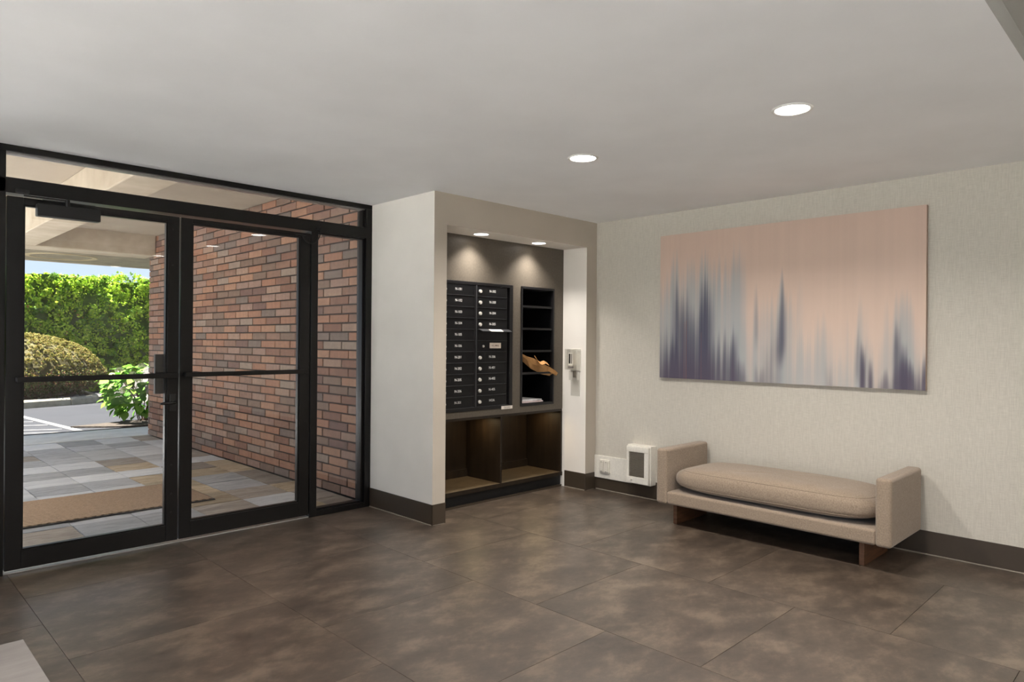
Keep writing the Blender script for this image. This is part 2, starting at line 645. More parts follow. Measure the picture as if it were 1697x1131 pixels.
def tile_mesh(w, h):
    key = (round(w, 3), round(h, 3))
    if key not in tile_me:
        me = bpy.data.meshes.new('floor_tile')
        g = 0.0011
        b = 0.0001
        x, y = w / 2 - g, h / 2 - g
        me.from_pydata([(-x, -y, -0.004), (x, -y, -0.004), (x, y, -0.004), (-x, y, -0.004), (-x, -y, -0.0001), (x, -y, -0.0001), (x, y, -0.0001), (-x, y, -0.0001),
                        (-x + b, -y + b, 0), (x - b, -y + b, 0), (x - b, y - b, 0), (-x + b, y - b, 0)], [],
                       [(0, 1, 5, 4), (1, 2, 6, 5), (2, 3, 7, 6), (3, 0, 4, 7), (4, 5, 9, 8), (5, 6, 10, 9), (6, 7, 11, 10), (7, 4, 8, 11), (8, 9, 10, 11)])
        me.materials.append(M['floor'])
        tile_me[key] = me
    return tile_me[key]


for i in range(-5, 5):
    x0 = 0.713 + TX * i
    x1 = x0 + TX
    x0c, x1c = max(x0, XL), min(x1, XR)
    if x1c - x0c < 0.02: continue
    ph = 3.345 if i % 2 == 0 else 3.835
    k = -9
    while True:
        y0 = ph + TY * k
        y1 = y0 + TY
        k += 1
        if y0 > 4.93: break
        y0c, y1c = max(y0, YB), min(y1, 4.88)
        if y1c - y0c < 0.02: continue
        place('floor_tile', tile_mesh(x1c - x0c, y1c - y0c), ((x0c + x1c) / 2, (y0c + y1c) / 2, 0), floor)

# ---- ceilings: main plane, raised part behind Y=0.5
cg = struct('ceiling', MB().box(XL - 0.1, XR + 0.1, 0.5, YG + 0.12, H, H + 0.16), M['ceiling'])
bx('step_face', (XL - 0.1, XR, 0.498, 0.5, H, H + 0.085), M['ceiling_shaded'], cg)
struct('ceiling', MB().box(XL - 0.1, XR + 0.1, YB - 0.1, 0.5, H + 0.085, H + 0.16), M['ceiling_shaded'])

# ---- right wall, rear walls
struct('wall_right', MB().box(XR, XR + 0.12, YB, 4.78, 0, H + 0.085), M['linen'])
struct('wall_rear', MB().box(0.8, XR, YB - 0.12, YB, 0, H + 0.085), M['shell'])
wrr = empty('added_rear_window', (-1.3, YB - 0.06, 0), kind='structure')  # unseen rear glazing, added to let more daylight in
bx('glass_pane', (XL, 0.8, YB - 0.063, YB - 0.057, 0.06, 2.40), M['glass'], wrr)
for xx in (XL, -2.0, -0.6, 0.74):
    bx('mullion', (xx, xx + 0.06, YB - 0.11, YB - 0.01, 0.0, H + 0.085), M['bronze'], wrr)
bx('sill_bar', (XL, 0.8, YB - 0.11, YB - 0.01, 0.0, 0.06), M['bronze'], wrr)
bx('head_bar', (XL, 0.8, YB - 0.11, YB - 0.01, 2.40, H + 0.085), M['bronze'], wrr)
wlft = empty('added_left_window', (XL - 0.06, 0.2, 0), kind='structure')  # unseen left glazing, added as a daylight source for ceiling and walls
bx('glass_pane', (XL - 0.063, XL - 0.057, YB, YG + 0.1, 0.06, 2.40), M['glass'], wlft)
for yy in (YB, -2.4, -0.6, 1.2, 3.0, YG + 0.04):
    bx('mullion', (XL - 0.11, XL - 0.01, yy, yy + 0.06, 0.0, H + 0.085), M['bronze'], wlft)
bx('sill_bar', (XL - 0.11, XL - 0.01, YB, YG + 0.1, 0.0, 0.06), M['bronze'], wlft)
bx('head_bar', (XL - 0.11, XL - 0.01, YB, YG + 0.1, 2.40, H + 0.085), M['bronze'], wlft)
# ---- wall with the mail alcove (pier, header, right strip)
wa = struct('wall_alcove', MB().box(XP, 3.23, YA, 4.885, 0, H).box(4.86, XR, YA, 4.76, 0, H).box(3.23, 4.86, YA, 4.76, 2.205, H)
       .box(3.23, 4.86, 4.70, 4.76, 0, 2.205), [M['paint'], M['paint_shaded']])
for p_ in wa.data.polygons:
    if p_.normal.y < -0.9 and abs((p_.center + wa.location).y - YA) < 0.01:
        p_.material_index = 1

# ---- baseboards with pale bead
BH = 0.152
t_ = 0.006


def bead(mb, x0, x1, y0, y1):
    mb.box(x0, x1, y0, y1, 0, 0.009)


def baseboard(name, b, beadbox):
    o = struct(name, MB().box(*b), M['base'], bevel=0.002)
    m = MB().box(*beadbox)
    build('base_bead', m, M['caulk'], o, bevel=0.002)
    return o


baseboard('baseboard_right', (XR - t_, XR, YB, YA, 0, BH), (XR - t_ - 0.010, XR - t_, YB, YA - 0.02, 0, 0.008))
baseboard('baseboard_pier', (XP - t_, XP, YA - t_, YG, 0, BH), (XP - t_ - 0.010, XP - t_, YA, YG - 0.01, 0, 0.008))
baseboard('baseboard_pier_front', (XP - t_, 3.232, YA - t_, YA, 0, BH), (XP, 3.22, YA - t_ - 0.003, YA - t_, 0, 0.004))
baseboard('baseboard_jamb', (4.86 - t_, 4.86, YA, 4.20, 0, BH), (4.86 - t_ - 0.009, 4.86 - t_, YA, 4.19, 0, 0.007))
baseboard('baseboard_jamb_front', (4.86 - t_, XR - t_, YA - t_, YA, 0, BH), (4.88, XR - 0.03, YA - t_ - 0.003, YA - t_, 0, 0.004))
struct('baseboard_rear', MB().box(0.8, XR - t_, YB, YB + t_, 0, BH), M['base'])

# ---- storefront frame
YF0, YF1, YGL = 4.765, 4.875, 4.818
fr_ = empty('trim_1', (1.85, YG, 0), kind='structure')
for b in ((XL, XP, YF0, YF1, 2.405, 2.44),):
    bx('head_bar', b, M['bronze'], fr_, bevel=0.002)
bx('transom_bar', (0.66, 3.06, YF0, YF1, 2.168, 2.250), M['bronze'], fr_, bevel=0.002)
bx('transom_bar', (XL, 0.66, YF0, YF1, 2.168, 2.250), M['bronze'], fr_, bevel=0.002)
for x0, x1, z1 in ((0.600, 0.694, 2.405), (2.575, 2.632, 2.168), (3.055, XP, 2.405), (-1.40, -1.34, 2.405), (XL, XL + 0.06, 2.405)):
    bx('frame_post', (x0, x1, YF0, YF1, 0, z1), M['bronze'], fr_, bevel=0.002)
# glazing stops
for b in ((3.036, 3.055, 4.79, 4.85, 0.055, 2.168), (2.632, 2.646, 4.79, 4.85, 0.055, 2.168), (3.036, 3.055, 4.79, 4.85, 2.262, 2.398), (2.646, 3.036, 4.79, 4.85, 2.156, 2.168)):
    bx('glazing_stop', b, M['bronze'], fr_, bevel=0.001)
bx('glazing_stop', (XL, 3.055, 4.79, 4.85, 2.396, 2.405), M['threshold'], fr_)  # pale metal stands in for the sky glint under the head
bx('glazing_stop', (XL, 3.055, 4.79, 4.85, 2.250, 2.259), M['bronze'], fr_)
bx('sill_bar', (2.632, 3.055, YF0, YF1, 0, 0.042), M['bronze'], fr_, bevel=0.002)
bx('sill_bar', (XL, 0.600, YF0, YF1, 0, 0.042), M['bronze'], fr_, bevel=0.002)
bx('glazing_stop', (2.646, 3.036, 4.79, 4.85, 0.042, 0.055), M['bronze'], fr_)
bx('glazing_stop', (XL, 0.600, 4.79, 4.85, 0.042, 0.055), M['bronze'], fr_)
bx('threshold_plate', (0.694, 2.575, 4.775, 4.90, 0.0, 0.009), M['threshold'], fr_, bevel=0.002)
bx('outer_closure', (3.112, 3.1585, 4.888, 4.99, 0, 2.44), M['bronze'], fr_)
w1 = empty('window_1', (2.84, YGL, 0.05), kind='structure')
bx('glass_pane', (2.640, 3.045, YGL - 0.003, YGL + 0.003, 0.046, 2.164), M['glass'], w1)
w2 = empty('window_2', (1.85, YGL, 2.25), kind='structure')
bx('glass_pane', (0.696, 3.045, YGL - 0.003, YGL + 0.003, 2.252, 2.402), M['glass'], w2)
w3 = empty('window_3', (0.15, YGL, 0.05), kind='structure')
for xa, xb in ((XL + 0.062, -1.402), (-1.338, 0.598)):
    bx('glass_pane', (xa, xb, YGL - 0.003, YGL + 0.003, 0.046, 2.164), M['glass'], w3)
    bx('glass_pane', (xa, xb, YGL - 0.003, YGL + 0.003, 2.252, 2.402), M['glass'], w3)


def leaf(name, x0, x1, gx0, gx1, gz0, gz1):
    d = empty(name, ((x0 + x1) / 2, 4.79, 0.02), kind='structure')
    y0, y1 = 4.768, 4.815
    zt = 2.150
    bx('door_stile', (x0, gx0, y0, y1, 0.022, zt), M['bronze'], d, bevel=0.002)
    bx('door_stile', (gx1, x1, y0, y1, 0.022, zt), M['bronze'], d, bevel=0.002)
    bx('top_rail', (gx0, gx1, y0, y1, gz1, zt), M['bronze'], d, bevel=0.0015)
    bx('bottom_rail', (gx0, gx1, y0, y1, 0.022, gz0), M['bronze'], d, bevel=0.0015)
    st = MB()
    s = 0.009
    st.box(gx0, gx0 + s, y0 + 0.008, y1 - 0.006, gz0, gz1).box(gx1 - s, gx1, y0 + 0.008, y1 - 0.006, gz0, gz1)
    st.box(gx0 + s, gx1 - s, y0 + 0.008, y1 - 0.006, gz0, gz0 + s).box(gx0 + s, gx1 - s, y0 + 0.008, y1 - 0.006, gz1 - s, gz1)
    build('glazing_bead', st, M['bronze'], d)
    bx('glass_pane', (gx0 + 0.002, gx1 - 0.002, 4.789, 4.795, gz0 + 0.002, gz1 - 0.002), M['glass'], d)
    return d


d1 = leaf('door_1', 0.700, 1.628, 0.778, 1.556, 0.126, 2.111)
bar = bx('push_bar', (0.745, 1.612, 4.716, 4.727, 1.092, 1.124), M['bronze'], d1, bevel=0.003)
bx('bar_bracket', (0.745, 0.775, 4.727, 4.768, 1.096, 1.120), M['bronze'], bar, bevel=0.002)
bx('bar_bracket', (1.582, 1.612, 4.727, 4.768, 1.096, 1.120), M['bronze'], bar, bevel=0.002)
bx('lock_box', (1.500, 1.575, 4.822, 4.850, 0.985, 1.245), M['black'], d1, bevel=0.004)
bx('escutcheon', (1.572, 1.612, 4.760, 4.768, 0.872, 0.985), M['black'], d1, bevel=0.003)
hm = MB().cyl((1.592, 4.768, 0.930), (1.592, 4.722, 0.930), 0.010, 14)
hm.tube([(1.597, 4.722, 0.931), (1.57, 4.719, 0.931), (1.53, 4.719, 0.929), (1.503, 4.722, 0.927)], [0.0095, 0.0105, 0.010, 0.007], 12)
build('lever_handle', hm, M['black'], d1, smooth=True)
for z in (2.065, 1.83, 0.52, 0.33, 0.21):
    build('screw_head', MB().cyl((1.588, 4.768, z), (1.588, 4.7655, z), 0.006, 12), M['black'], d1)
cl = bx('door_closer', (0.832, 1.152, 4.700, 4.768, 2.048, 2.118), M['black'], d1, bevel=0.004)
bx('closer_shoe', (0.735, 0.800, 4.742, 4.764, 2.171, 2.190), M['black'], cl, bevel=0.002)
arm = MB().box(0.770, 0.985, 4.722, 4.734, 2.150, 2.158).box(0.86, 1.13, 4.732, 4.740, 2.140, 2.147)
arm.cyl((0.985, 4.73, 2.118), (0.985, 4.73, 2.160), 0.012, 14)
build('closer_arm', arm, M['black'], cl, bevel=0.0015)

d2 = leaf('door_2', 1.638, 2.568, 1.710, 2.487, 0.130, 2.118)
bar = bx('push_bar', (1.655, 2.530, 4.716, 4.727, 1.095, 1.126), M['bronze'], d2, bevel=0.003)
bx('bar_bracket', (1.655, 1.685, 4.727, 4.768, 1.099, 1.122), M['bronze'], bar, bevel=0.002)
bx('bar_bracket', (2.500, 2.530, 4.727, 4.768, 1.099, 1.122), M['bronze'], bar, bevel=0.002)
dl = bx('door_loop', (2.440, 2.530, 4.756, 4.768, 2.128, 2.146), M['mail_frame'], d2, bevel=0.003)
bx('loop_socket', (2.612, 2.650, 4.752, 4.765, 2.185, 2.206), M['mail_frame'], dl, bevel=0.002)
pts = []
for i in range(17):
    a = PI * i / 16
    pts.append((2.555 - 0.073 * math.cos(a) + 0.012, 4.748 - 0.012 * math.sin(a), 2.135 - 0.075 * math.sin(a) + 0.055 * (i / 16) ** 2))
build('loop_cable', MB().tube(pts, 0.0045, 8), M['black'], dl, smooth=True)

# ---- brick wall outside
XB = 3.159
bw = struct('wall_brick', MB().box(XB + 0.012, XB + 0.30, 4.995, 10.415, 0.0, 2.755), M['mortar'])
BL, BC = 0.3165, 0.0787
variants = []
for kx in range(5):
    for (lab, L) in (('full', BL), ('cut', None)):
        pass


def brick_mesh(L, sd):
    r = random.Random(sd)
    j = 0.0062
    me = bpy.data.meshes.new('brick')
    bm = bmesh.new()
    dx = 0.05
    y, z = L / 2 - j, BC / 2 - j
    e = 0.0016
    vs = []
    for (px, py, pz) in ((0, -y, -z), (0, y, -z), (0, y, z), (0, -y, z)):
        o = 0.002 * r.random()
        vs.append((o, py * (1 - e / y * 2), pz * (1 - e / z * 2)))
    for (px, py, pz) in ((0, -y, -z), (0, y, -z), (0, y, z), (0, -y, z)):
        vs.append((0.004, py + r.uniform(-.0008, .0008), pz + r.uniform(-.0008, .0008)))
    for (px, py, pz) in ((0, -y, -z), (0, y, -z), (0, y, z), (0, -y, z)):
        vs.append((dx, py, pz))
    fs = [(0, 1, 2, 3)]
    for a in (0, 4):
        for i in range(4):
            fs.append((a + i, a + 4 + i, a + 4 + (i + 1) % 4, a + (i + 1) % 4))
    me.from_pydata(vs, [], fs)
    bm.from_mesh(me)
    bmesh.ops.recalc_face_normals(bm, faces=bm.faces)
    # open back: make the front face look to -X
    for f in bm.faces:
        pass
    bm.to_mesh(me)
    bm.free()
    me.materials.append(M['brick'])
    return me


bcache = {}


def brick_me(L, k):
    key = (round(L, 3), k)
    if key not in bcache:
        bcache[key] = brick_mesh(L, hash(key) % 1000 + k)
    return bcache[key]


allb = []
nrow = 35
Y0, Y1 = 4.99, 10.43
for rI in range(nrow):
    z = BC * (rI + 0.5)
    # rows counted from the top joint at 2.240 - n*0.0787
    off = 0.0 if rI % 2 == 0 else 0.206
    y = Y0 + off - BL
    while y < Y1:
        a, b = max(y, Y0), min(y + BL, Y1)
        if b - a > 0.03:
            allb.append((a, b, z))
        y += BL


def appsize(bk):
    ym = (bk[0] + bk[1]) / 2
    d = (Vector((XB, ym, bk[2])) - Vector((0, 0, HC))).length
    vis = 1.0
    Dx = XB * math.cos(YAW) + ym * math.sin(YAW)
    Rx = XB * math.sin(YAW) - ym * math.cos(YAW)
    u = 848.5 + FPX * Rx / Dx
    w = 565.5 - FPX * (bk[2] - HC) / Dx
    if not (242 < u < 600): vis = 0.0
    elif 278 < u < 317 or 497 < u < 526: vis = 0.02
    if w < 318 + 0.15 * (u - 460): vis *= 0.02
    return (bk[1] - bk[0]) * BC * XB / d ** 3 * vis


allb.sort(key=appsize, reverse=True)
for k, (a, b, z) in enumerate(allb[:300]):
    o = place('brick', brick_me(b - a, k % 4), (XB + random.uniform(-0.0015, 0.0015), (a + b) / 2, z), bw)
mb = MB()
for (a, b, z) in allb[300:]:
    j = 0.0062
    x = XB + random.uniform(-0.0015, 0.0015)
    mb.box(x, XB + 0.05, a + j, b - j, z - BC / 2 + j, z + BC / 2 - j)
build('brick_field', mb, M['brick_far'], bw, kind='stuff')
# end-of-wall bricks (return at the far end)
mb = MB()
for rI in range(nrow):
    z = BC * (rI + 0.5)
    j = 0.0062
    mb.box(XB + 0.055, XB + 0.30, 10.412, 10.43, z - BC / 2 + j, z + BC / 2 - j)
build('brick_return', mb, M['brick_far'], bw, kind='stuff')

# ---- exterior roof: soffit, beams
struct('roof_soffit', MB().box(-0.5, 6.0, 4.99, 10.15, 2.7555, 2.95), M['soffit'])
struct('lintel', MB().box(-5.0, XR + 0.1, 4.885, 4.99, 2.4405, 2.95), M['beam'])
bm1 = struct('roof_beam', MB().box(1.475, 1.778, 4.99, 10.15, 2.475, 2.7555), M['beam'], bevel=0.012)
bm2 = struct('edge_beam', MB().box(-0.5, XB, 10.15, 10.60, 2.475, 2.95), M['beam'], bevel=0.015)
rw = struct('roof_overhang', MB().box(-0.5, 6.5, 10.60, 12.0, 2.475, 2.95).box(XB, 6.5, 10.43, 10.60, 2.475, 2.95), M['rawconc'])
bx('drip_edge', (-0.5, 6.5, 12.0, 12.06, 2.468, 2.96), M['beam'], rw)
build('soffit_ring', MB().lathe((2.27, 11.22, 2.475), [(0.37, 0.0), (0.37, -0.006), (0.43, -0.006), (0.43, 0.0)], 48), M['ringst'], rw)

# ---- patio paving
pv = struct('patio', MB().box(-5.0, XB + 0.3, 4.885, 10.385, -0.12, -0.016), M['grout'])
svar = []
for k in range(6):
    r = random.Random(100 + k)
    n = 4
    vs, fs = [], []
    for j in range(n + 1):
        for i in range(n + 1):
            x, y = -0.5 + i / n, -0.5 + j / n
            edge = i in (0, n) or j in (0, n)
            ex = x + (r.uniform(-.006, .006) if not (i in (0, n)) else r.uniform(-.004, .004))
            ey = y + (r.uniform(-.006, .006) if not (j in (0, n)) else r.uniform(-.004, .004))
            vs.append((ex, ey, -0.004 * r.random() - (0.003 if edge else 0)))
    for j in range(n):
        for i in range(n):
            a = j * (n + 1) + i
            fs.append((a, a + 1, a + n + 2, a + n + 1))
    ring = [i for i in range(n + 1)] + [(j) * (n + 1) + n for j in range(1, n + 1)] + [n * (n + 1) + i for i in range(n - 1, -1, -1)] + [j * (n + 1) for j in range(n - 1, 0, -1)]
    base = len(vs)
    for a in ring:
        vs.append((vs[a][0], vs[a][1], -0.016))
    m = len(ring)
    for i in range(m):
        fs.append((ring[i], base + i, base + (i + 1) % m, ring[(i + 1) % m]))
    svar.append((vs, fs))
smesh = {}


def slab_me(k, mat):
    key = (k, mat)
    if key not in smesh:
        me = bpy.data.meshes.new('paving_slab')
        me.from_pydata(svar[k][0], [], svar[k][1])
        me.materials.append(M[mat])
        bm = bmesh.new()
        bm.from_mesh(me)
        bmesh.ops.recalc_face_normals(bm, faces=bm.faces)
        bm.to_mesh(me)
        bm.free()
        smesh[key] = me
    return smesh[key]


xs = [1.235 - 0.41 * k for k in range(10, 0, -1)] + [1.235, 1.645, 2.055, 2.475, 2.905, 3.158]
ys = [4.895, 5.310, 5.725, 6.145, 6.550, 6.960, 7.360, 7.755, 8.150, 8.580, 9.0, 9.41, 9.86, 10.38]
rs = random.Random(12)
for i in range(len(xs) - 1):
    for j in range(len(ys) - 1):
        cx_, cy_ = (xs[i] + xs[i + 1]) / 2, (ys[j] + ys[j + 1]) / 2
        warm = (cx_ > 2.0 and cy_ < 8.0)
        r = rs.random()
        if warm:
            mt = 'st_tan' if r < 0.36 else 'st_brown' if r < 0.62 else 'st_light' if r < 0.9 else 'st_grey'
        else:
            mt = 'st_grey' if r < 0.50 else 'st_light' if r < 0.92 else 'st_brown'
        g = 0.009
        o = place('paving_slab', slab_me(rs.randrange(6), mt), (cx_, cy_, rs.uniform(-0.003, 0.001)), pv,
                  rot=(rs.uniform(-.004, .004), rs.uniform(-.004, .004), 0),
                  scale=(xs[i + 1] - xs[i] - g, ys[j + 1] - ys[j] - g, 1))

# ---- ground outside
struct('concrete_band', MB().box(-16, -5.01, -10.0, 11.375, -0.12, -0.002).box(-5.01, XL - 0.12, -10.0, 4.88, -0.12, -0.002).box(XL - 0.12, 8.0, -12.0, YB - 0.12, -0.12, -0.002).box(-5.0, 7.0, 10.390, 11.375, -0.12, 0.0), M['concrete'], bevel=0.004)  # left and rear ground is unseen, made pale to bounce sun indoors
asp = struct('asphalt', MB().box(-16, 18, 11.38, 20.5, -0.12, -0.004), M['asphalt'])
struct('ground_beyond', MB().box(-16, 18, 20.5, 34, -0.12, -0.01).box(7.0, 18, 4.0, 11.38, -0.12, -0.01), M['asphalt'])


def stripe(p, q, w, z=-0.001):
    p, q = Vector((*p, 0)), Vector((*q, 0))
    d = (q - p).normalized()
    n = Vector((-d.y, d.x, 0)) * w / 2
    return MB().prism([tuple((p + n).xy), tuple((p - n).xy), tuple((q - n).xy), tuple((q + n).xy)], -0.004, z)


build('painted_line', stripe((2.575, 11.40), (2.24, 14.9), 0.10, 0.0005), M['line'], asp)
for (x0, y0) in ((2.30, 13.20), (2.38, 12.57), (2.42, 11.87), (2.46, 11.43)):
    L = 2.6
    x1 = x0 - L
    build('painted_line', stripe((x0, y0), (x1, y0 + 0.46 * L), 0.065), M['line'], asp)
struct('planting_soil', MB().prism([(2.55, 11.95), (2.95, 11.62), (3.25, 11.43), (6.4, 11.40), (6.4, 12.6), (3.8, 12.32), (3.1, 12.12)], -0.05, 0.02), M['soil'])
struct('pale_path', MB().prism([(4.35, 15.6), (9, 15.6), (9, 18.6), (4.35, 18.6), (4.1, 17.2)], -0.003, 0.004), M['pale_path'])

# kerb of stone pieces around the island bed
kp = [(-4.6, 14.35), (-3.0, 14.6), (-1.4, 14.85), (0.1, 15.12), (1.5, 15.42), (2.55, 15.70), (3.42, 15.98), (3.85, 16.22), (4.08, 16.70), (4.14, 17.6), (4.14, 18.6)]
kb = empty('kerb', (0, 15, 0), kind='structure')
for i in range(len(kp) - 1):
    p, q = Vector((*kp[i], 0)), Vector((*kp[i + 1], 0))
    d = (q - p).normalized()
    n = Vector((-d.y, d.x, 0))
    p2 = p + d * 0.010
    q2 = q - d * 0.006
    w = 0.15
    vs = []
    for z, off in ((-0.01, 0.0), (0.11, 0.004), (0.145, 0.035)):
        for s in (p2, q2):
            vs.append(s + n * off + Vector((0, 0, z)))
    for z in (0.145, -0.01):
        for s in (p2, q2):
            vs.append(s + n * w + Vector((0, 0, z)))
    fs = [(0, 1, 3, 2), (2, 3, 5, 4), (4, 5, 7, 6), (6, 7, 9, 8), (8, 9, 1, 0), (0, 2, 4, 6, 8), (1, 3, 5, 7, 9)]
    build('kerb_stone', MB().add(vs, fs), M['kerb'], kb, bevel=0.008)
struct('island_soil', MB().prism([(x, y + 0.155) for x, y in kp[:7]] + [(3.70, 16.42), (3.95, 16.78), (4.0, 17.6), (4.0, 18.5), (-4.6, 18.5)], -0.01, 0.10), M['soil'])

# ================================================================ FOLIAGE


def leaves(name, P, N, size, aspect, colr, mat, parent, jitter=0.6):
    """P points, N outward normals (n,3); one mesh of bent diamond leaves"""
    n = len(P)
    Nn = N + rng.normal(0, jitter, (n, 3))
    Nn /= np.linalg.norm(Nn, axis=1)[:, None] + 1e-9
    T = rng.normal(0, 1, (n, 3))
    T -= (T * Nn).sum(1)[:, None] * Nn
    T /= np.linalg.norm(T, axis=1)[:, None] + 1e-9
    B = np.cross(Nn, T)
    L = (size * rng.uniform(0.65, 1.35, n))[:, None]
    Wd = L * aspect
    V = np.empty((n, 4, 3))
    V[:, 0] = P - T * L * 0.5
    V[:, 1] = P + B * Wd * 0.5 + Nn * L * 0.10
    V[:, 2] = P + T * L * 0.5
    V[:, 3] = P - B * Wd * 0.5 + Nn * L * 0.10
    me = bpy.data.meshes.new(name)
    me.vertices.add(n * 4)
    o0 = np.array([P[:, 0].mean(), P[:, 1].mean(), P[:, 2].min()])
    me.vertices.foreach_set('co', (V.reshape(-1, 3) - o0).ravel())
    me.loops.add(n * 4)
    me.loops.foreach_set('vertex_index', np.arange(n * 4))
    me.polygons.add(n)
    me.polygons.foreach_set('loop_start', np.arange(0, n * 4, 4))
    at = me.color_attributes.new('leafcol', 'FLOAT_COLOR', 'POINT')
    C4 = np.ones((n, 4, 4))
    C4[:, :, :3] = colr[:, None, :]
    at.data.foreach_set('color', C4.ravel())
    me.materials.append(mat)
    me.update(calc_edges=True)
    me.validate()
    o = bpy.data.objects.new(name, me)
    COL.objects.link(o)
    o.parent = parent
    o.location = Vector(o0) - org(parent)
    o['kind'] = 'stuff'
    return o


LEAF_ALBEDO = 0.92


def pal(cols, n, w=None):
    c = np.array([lin(x) for x in cols])
    idx = rng.choice(len(cols), n, p=w)
    return c[idx] * rng.uniform(0.85, 1.15, n)[:, None] * LEAF_ALBEDO


# hedge: clumps over a tall wall of foliage
hg = empty('hedge', (4.0, 20.4, 0), 'tall clipped bright green hedge standing behind the parking area', 'hedge')
HX0, HX1, HY, HZ = -3.0, 12.0, 19.75, 2.90
nx, nz = 60, 16
vs, fs = [], []
for j in range(nz + 1):
    for i in range(nx + 1):
        x = HX0 + (HX1 - HX0) * i / nx
        if j <= 12:
            z, y = HZ * j / 12, HY + 0.12
        else:
            z, y = HZ + 0.02, HY + 0.12 + 1.3 * (j - 12) / 4
        vs.append((x, y + 0.08 * math.sin(3 * x + j), z - 0.06 + 0.05 * math.sin(2.1 * x)))
for j in range(nz):
    for i in range(nx):
        a = j * (nx + 1) + i
        fs.append((a, a + 1, a + nx + 2, a + nx + 1))
build('foliage_core', MB().add(vs, fs), M['core'], hg)
nc = 2900
ccx = rng.uniform(HX0, HX1, nc)
tt = rng.uniform(0, 1.14, nc)
topz = HZ - 0.08 + 0.06 * np.sin(1.3 * ccx + 1) + 0.05 * np.sin(3.7 * ccx)
ccz = np.where(tt < 1, tt * topz, topz)
ccy = np.where(tt < 1, HY + rng.normal(0, 0.07, nc), HY + (tt - 1) / 0.14 * 1.2)
cr = rng.uniform(0.07, 0.17, nc)
per = 30
ids = np.repeat(np.arange(nc), per)
D = rng.normal(0, 1, (nc * per, 3))
D[:, 1] = -np.abs(D[:, 1]) * 1.0
D[:, 2] += 0.35
D /= np.linalg.norm(D, axis=1)[:, None]
P = np.stack([ccx[ids], ccy[ids], ccz[ids]], 1) + D * (cr[ids] * rng.uniform(0.55, 1.05, nc * per))[:, None]
P[:, 2] = np.maximum(P[:, 2], 0.02)
tone = rng.uniform(0, 1, nc)
cA = 1.15 * pal([(128, 160, 40), (152, 182, 50), (104, 140, 38), (176, 198, 70)], nc * per)
cB = 1.1 * pal([(84, 118, 42), (104, 136, 46), (70, 100, 40)], nc * per)
w_ = (tone[ids] < 0.82)[:, None]
colr = np.where(w_, cA, cB)
dead = rng.uniform(0, 1, nc * per) < 0.015
colr[dead] = np.array(lin((150, 110, 66)))
leaves('foliage', P, D, 0.075, 0.62, colr, M['leaf'], hg)

# dome shrub
bs = empty('dome_shrub', (2.70, 17.3, 0.1), 'large dome-shaped clipped shrub with ochre green top above the kerb', 'shrub')
CX, CY, CZ, RX, RY, RZ = 2.62, 17.35, 0.62, 1.62, 1.25, 0.80
vs, fs = [], []
nu, nv = 28, 14
for j in range(nv + 1):
    th = PI * j / nv
    for i in range(nu):
        ph = 2 * PI * i / nu
        s = math.sin(th)
        z = CZ + RZ * 0.93 * math.cos(th) if th < PI / 2 else CZ + 0.46 * math.cos(th)
        k = 0.93 if th < PI / 2 else 0.90
        vs.append((CX + RX * k * s * 0.95 * math.cos(ph), CY + RY * k * s * 0.95 * math.sin(ph), z - 0.04))
for j in range(nv):
    for i in range(nu):
        fs.append((j * nu + i, j * nu + (i + 1) % nu, (j + 1) * nu + (i + 1) % nu, (j + 1) * nu + i))
build('foliage_core', MB().add(vs, fs), M['core_ochre'], bs)
nc = 3000
u = rng.uniform(-0.95, 1, nc)
ph = rng.uniform(0, 2 * PI, nc)
su = np.sqrt(1 - u * u)
low = u < 0.02
Z = np.where(low, CZ + 0.48 * u, CZ + RZ * u)
C0 = np.stack([CX + RX * su * np.cos(ph), CY + RY * su * np.sin(ph), Z], 1)
N0 = np.stack([su * np.cos(ph) / RX, su * np.sin(ph) / RY, u / RZ], 1)
N0 /= np.linalg.norm(N0, axis=1)[:, None]
per = 34
ids = np.repeat(np.arange(nc), per)
D = N0[ids] + rng.normal(0, 0.7, (nc * per, 3))
D /= np.linalg.norm(D, axis=1)[:, None]
rr_ = np.where(low, 0.10, 0.045)[ids]
P = C0[ids] + D * (rr_ * rng.uniform(0.4, 1.0, nc * per))[:, None]
P += rng.normal(0, 0.03, (nc * per, 3)) * (low[ids] * 1.0)[:, None]
P[:, 2] = np.maximum(P[:, 2], 0.12)
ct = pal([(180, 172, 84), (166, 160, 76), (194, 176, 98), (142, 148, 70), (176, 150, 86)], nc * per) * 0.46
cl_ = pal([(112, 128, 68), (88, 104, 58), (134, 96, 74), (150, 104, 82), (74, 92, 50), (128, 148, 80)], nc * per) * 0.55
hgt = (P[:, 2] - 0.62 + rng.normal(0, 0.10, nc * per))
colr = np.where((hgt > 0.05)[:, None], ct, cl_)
leaves('foliage', P, D, 0.042, 0.5, colr, M['leaf'], bs, 0.8)
st = MB()
for k in range(9):
    a = rng.uniform(0, 2 * PI)
    st.tube([(CX + rng.uniform(-.5, .9), CY - 0.3 + rng.uniform(-.3, .3), 0.09), (CX + 0.6 * math.cos(a) + 0.4, CY - 0.8, 0.2), (CX + 1.1 * math.cos(a), CY + 1.0 * math.sin(a), 0.42)], [0.035, 0.025, 0.012], 6)
build('stem', st, M['bark'], bs)


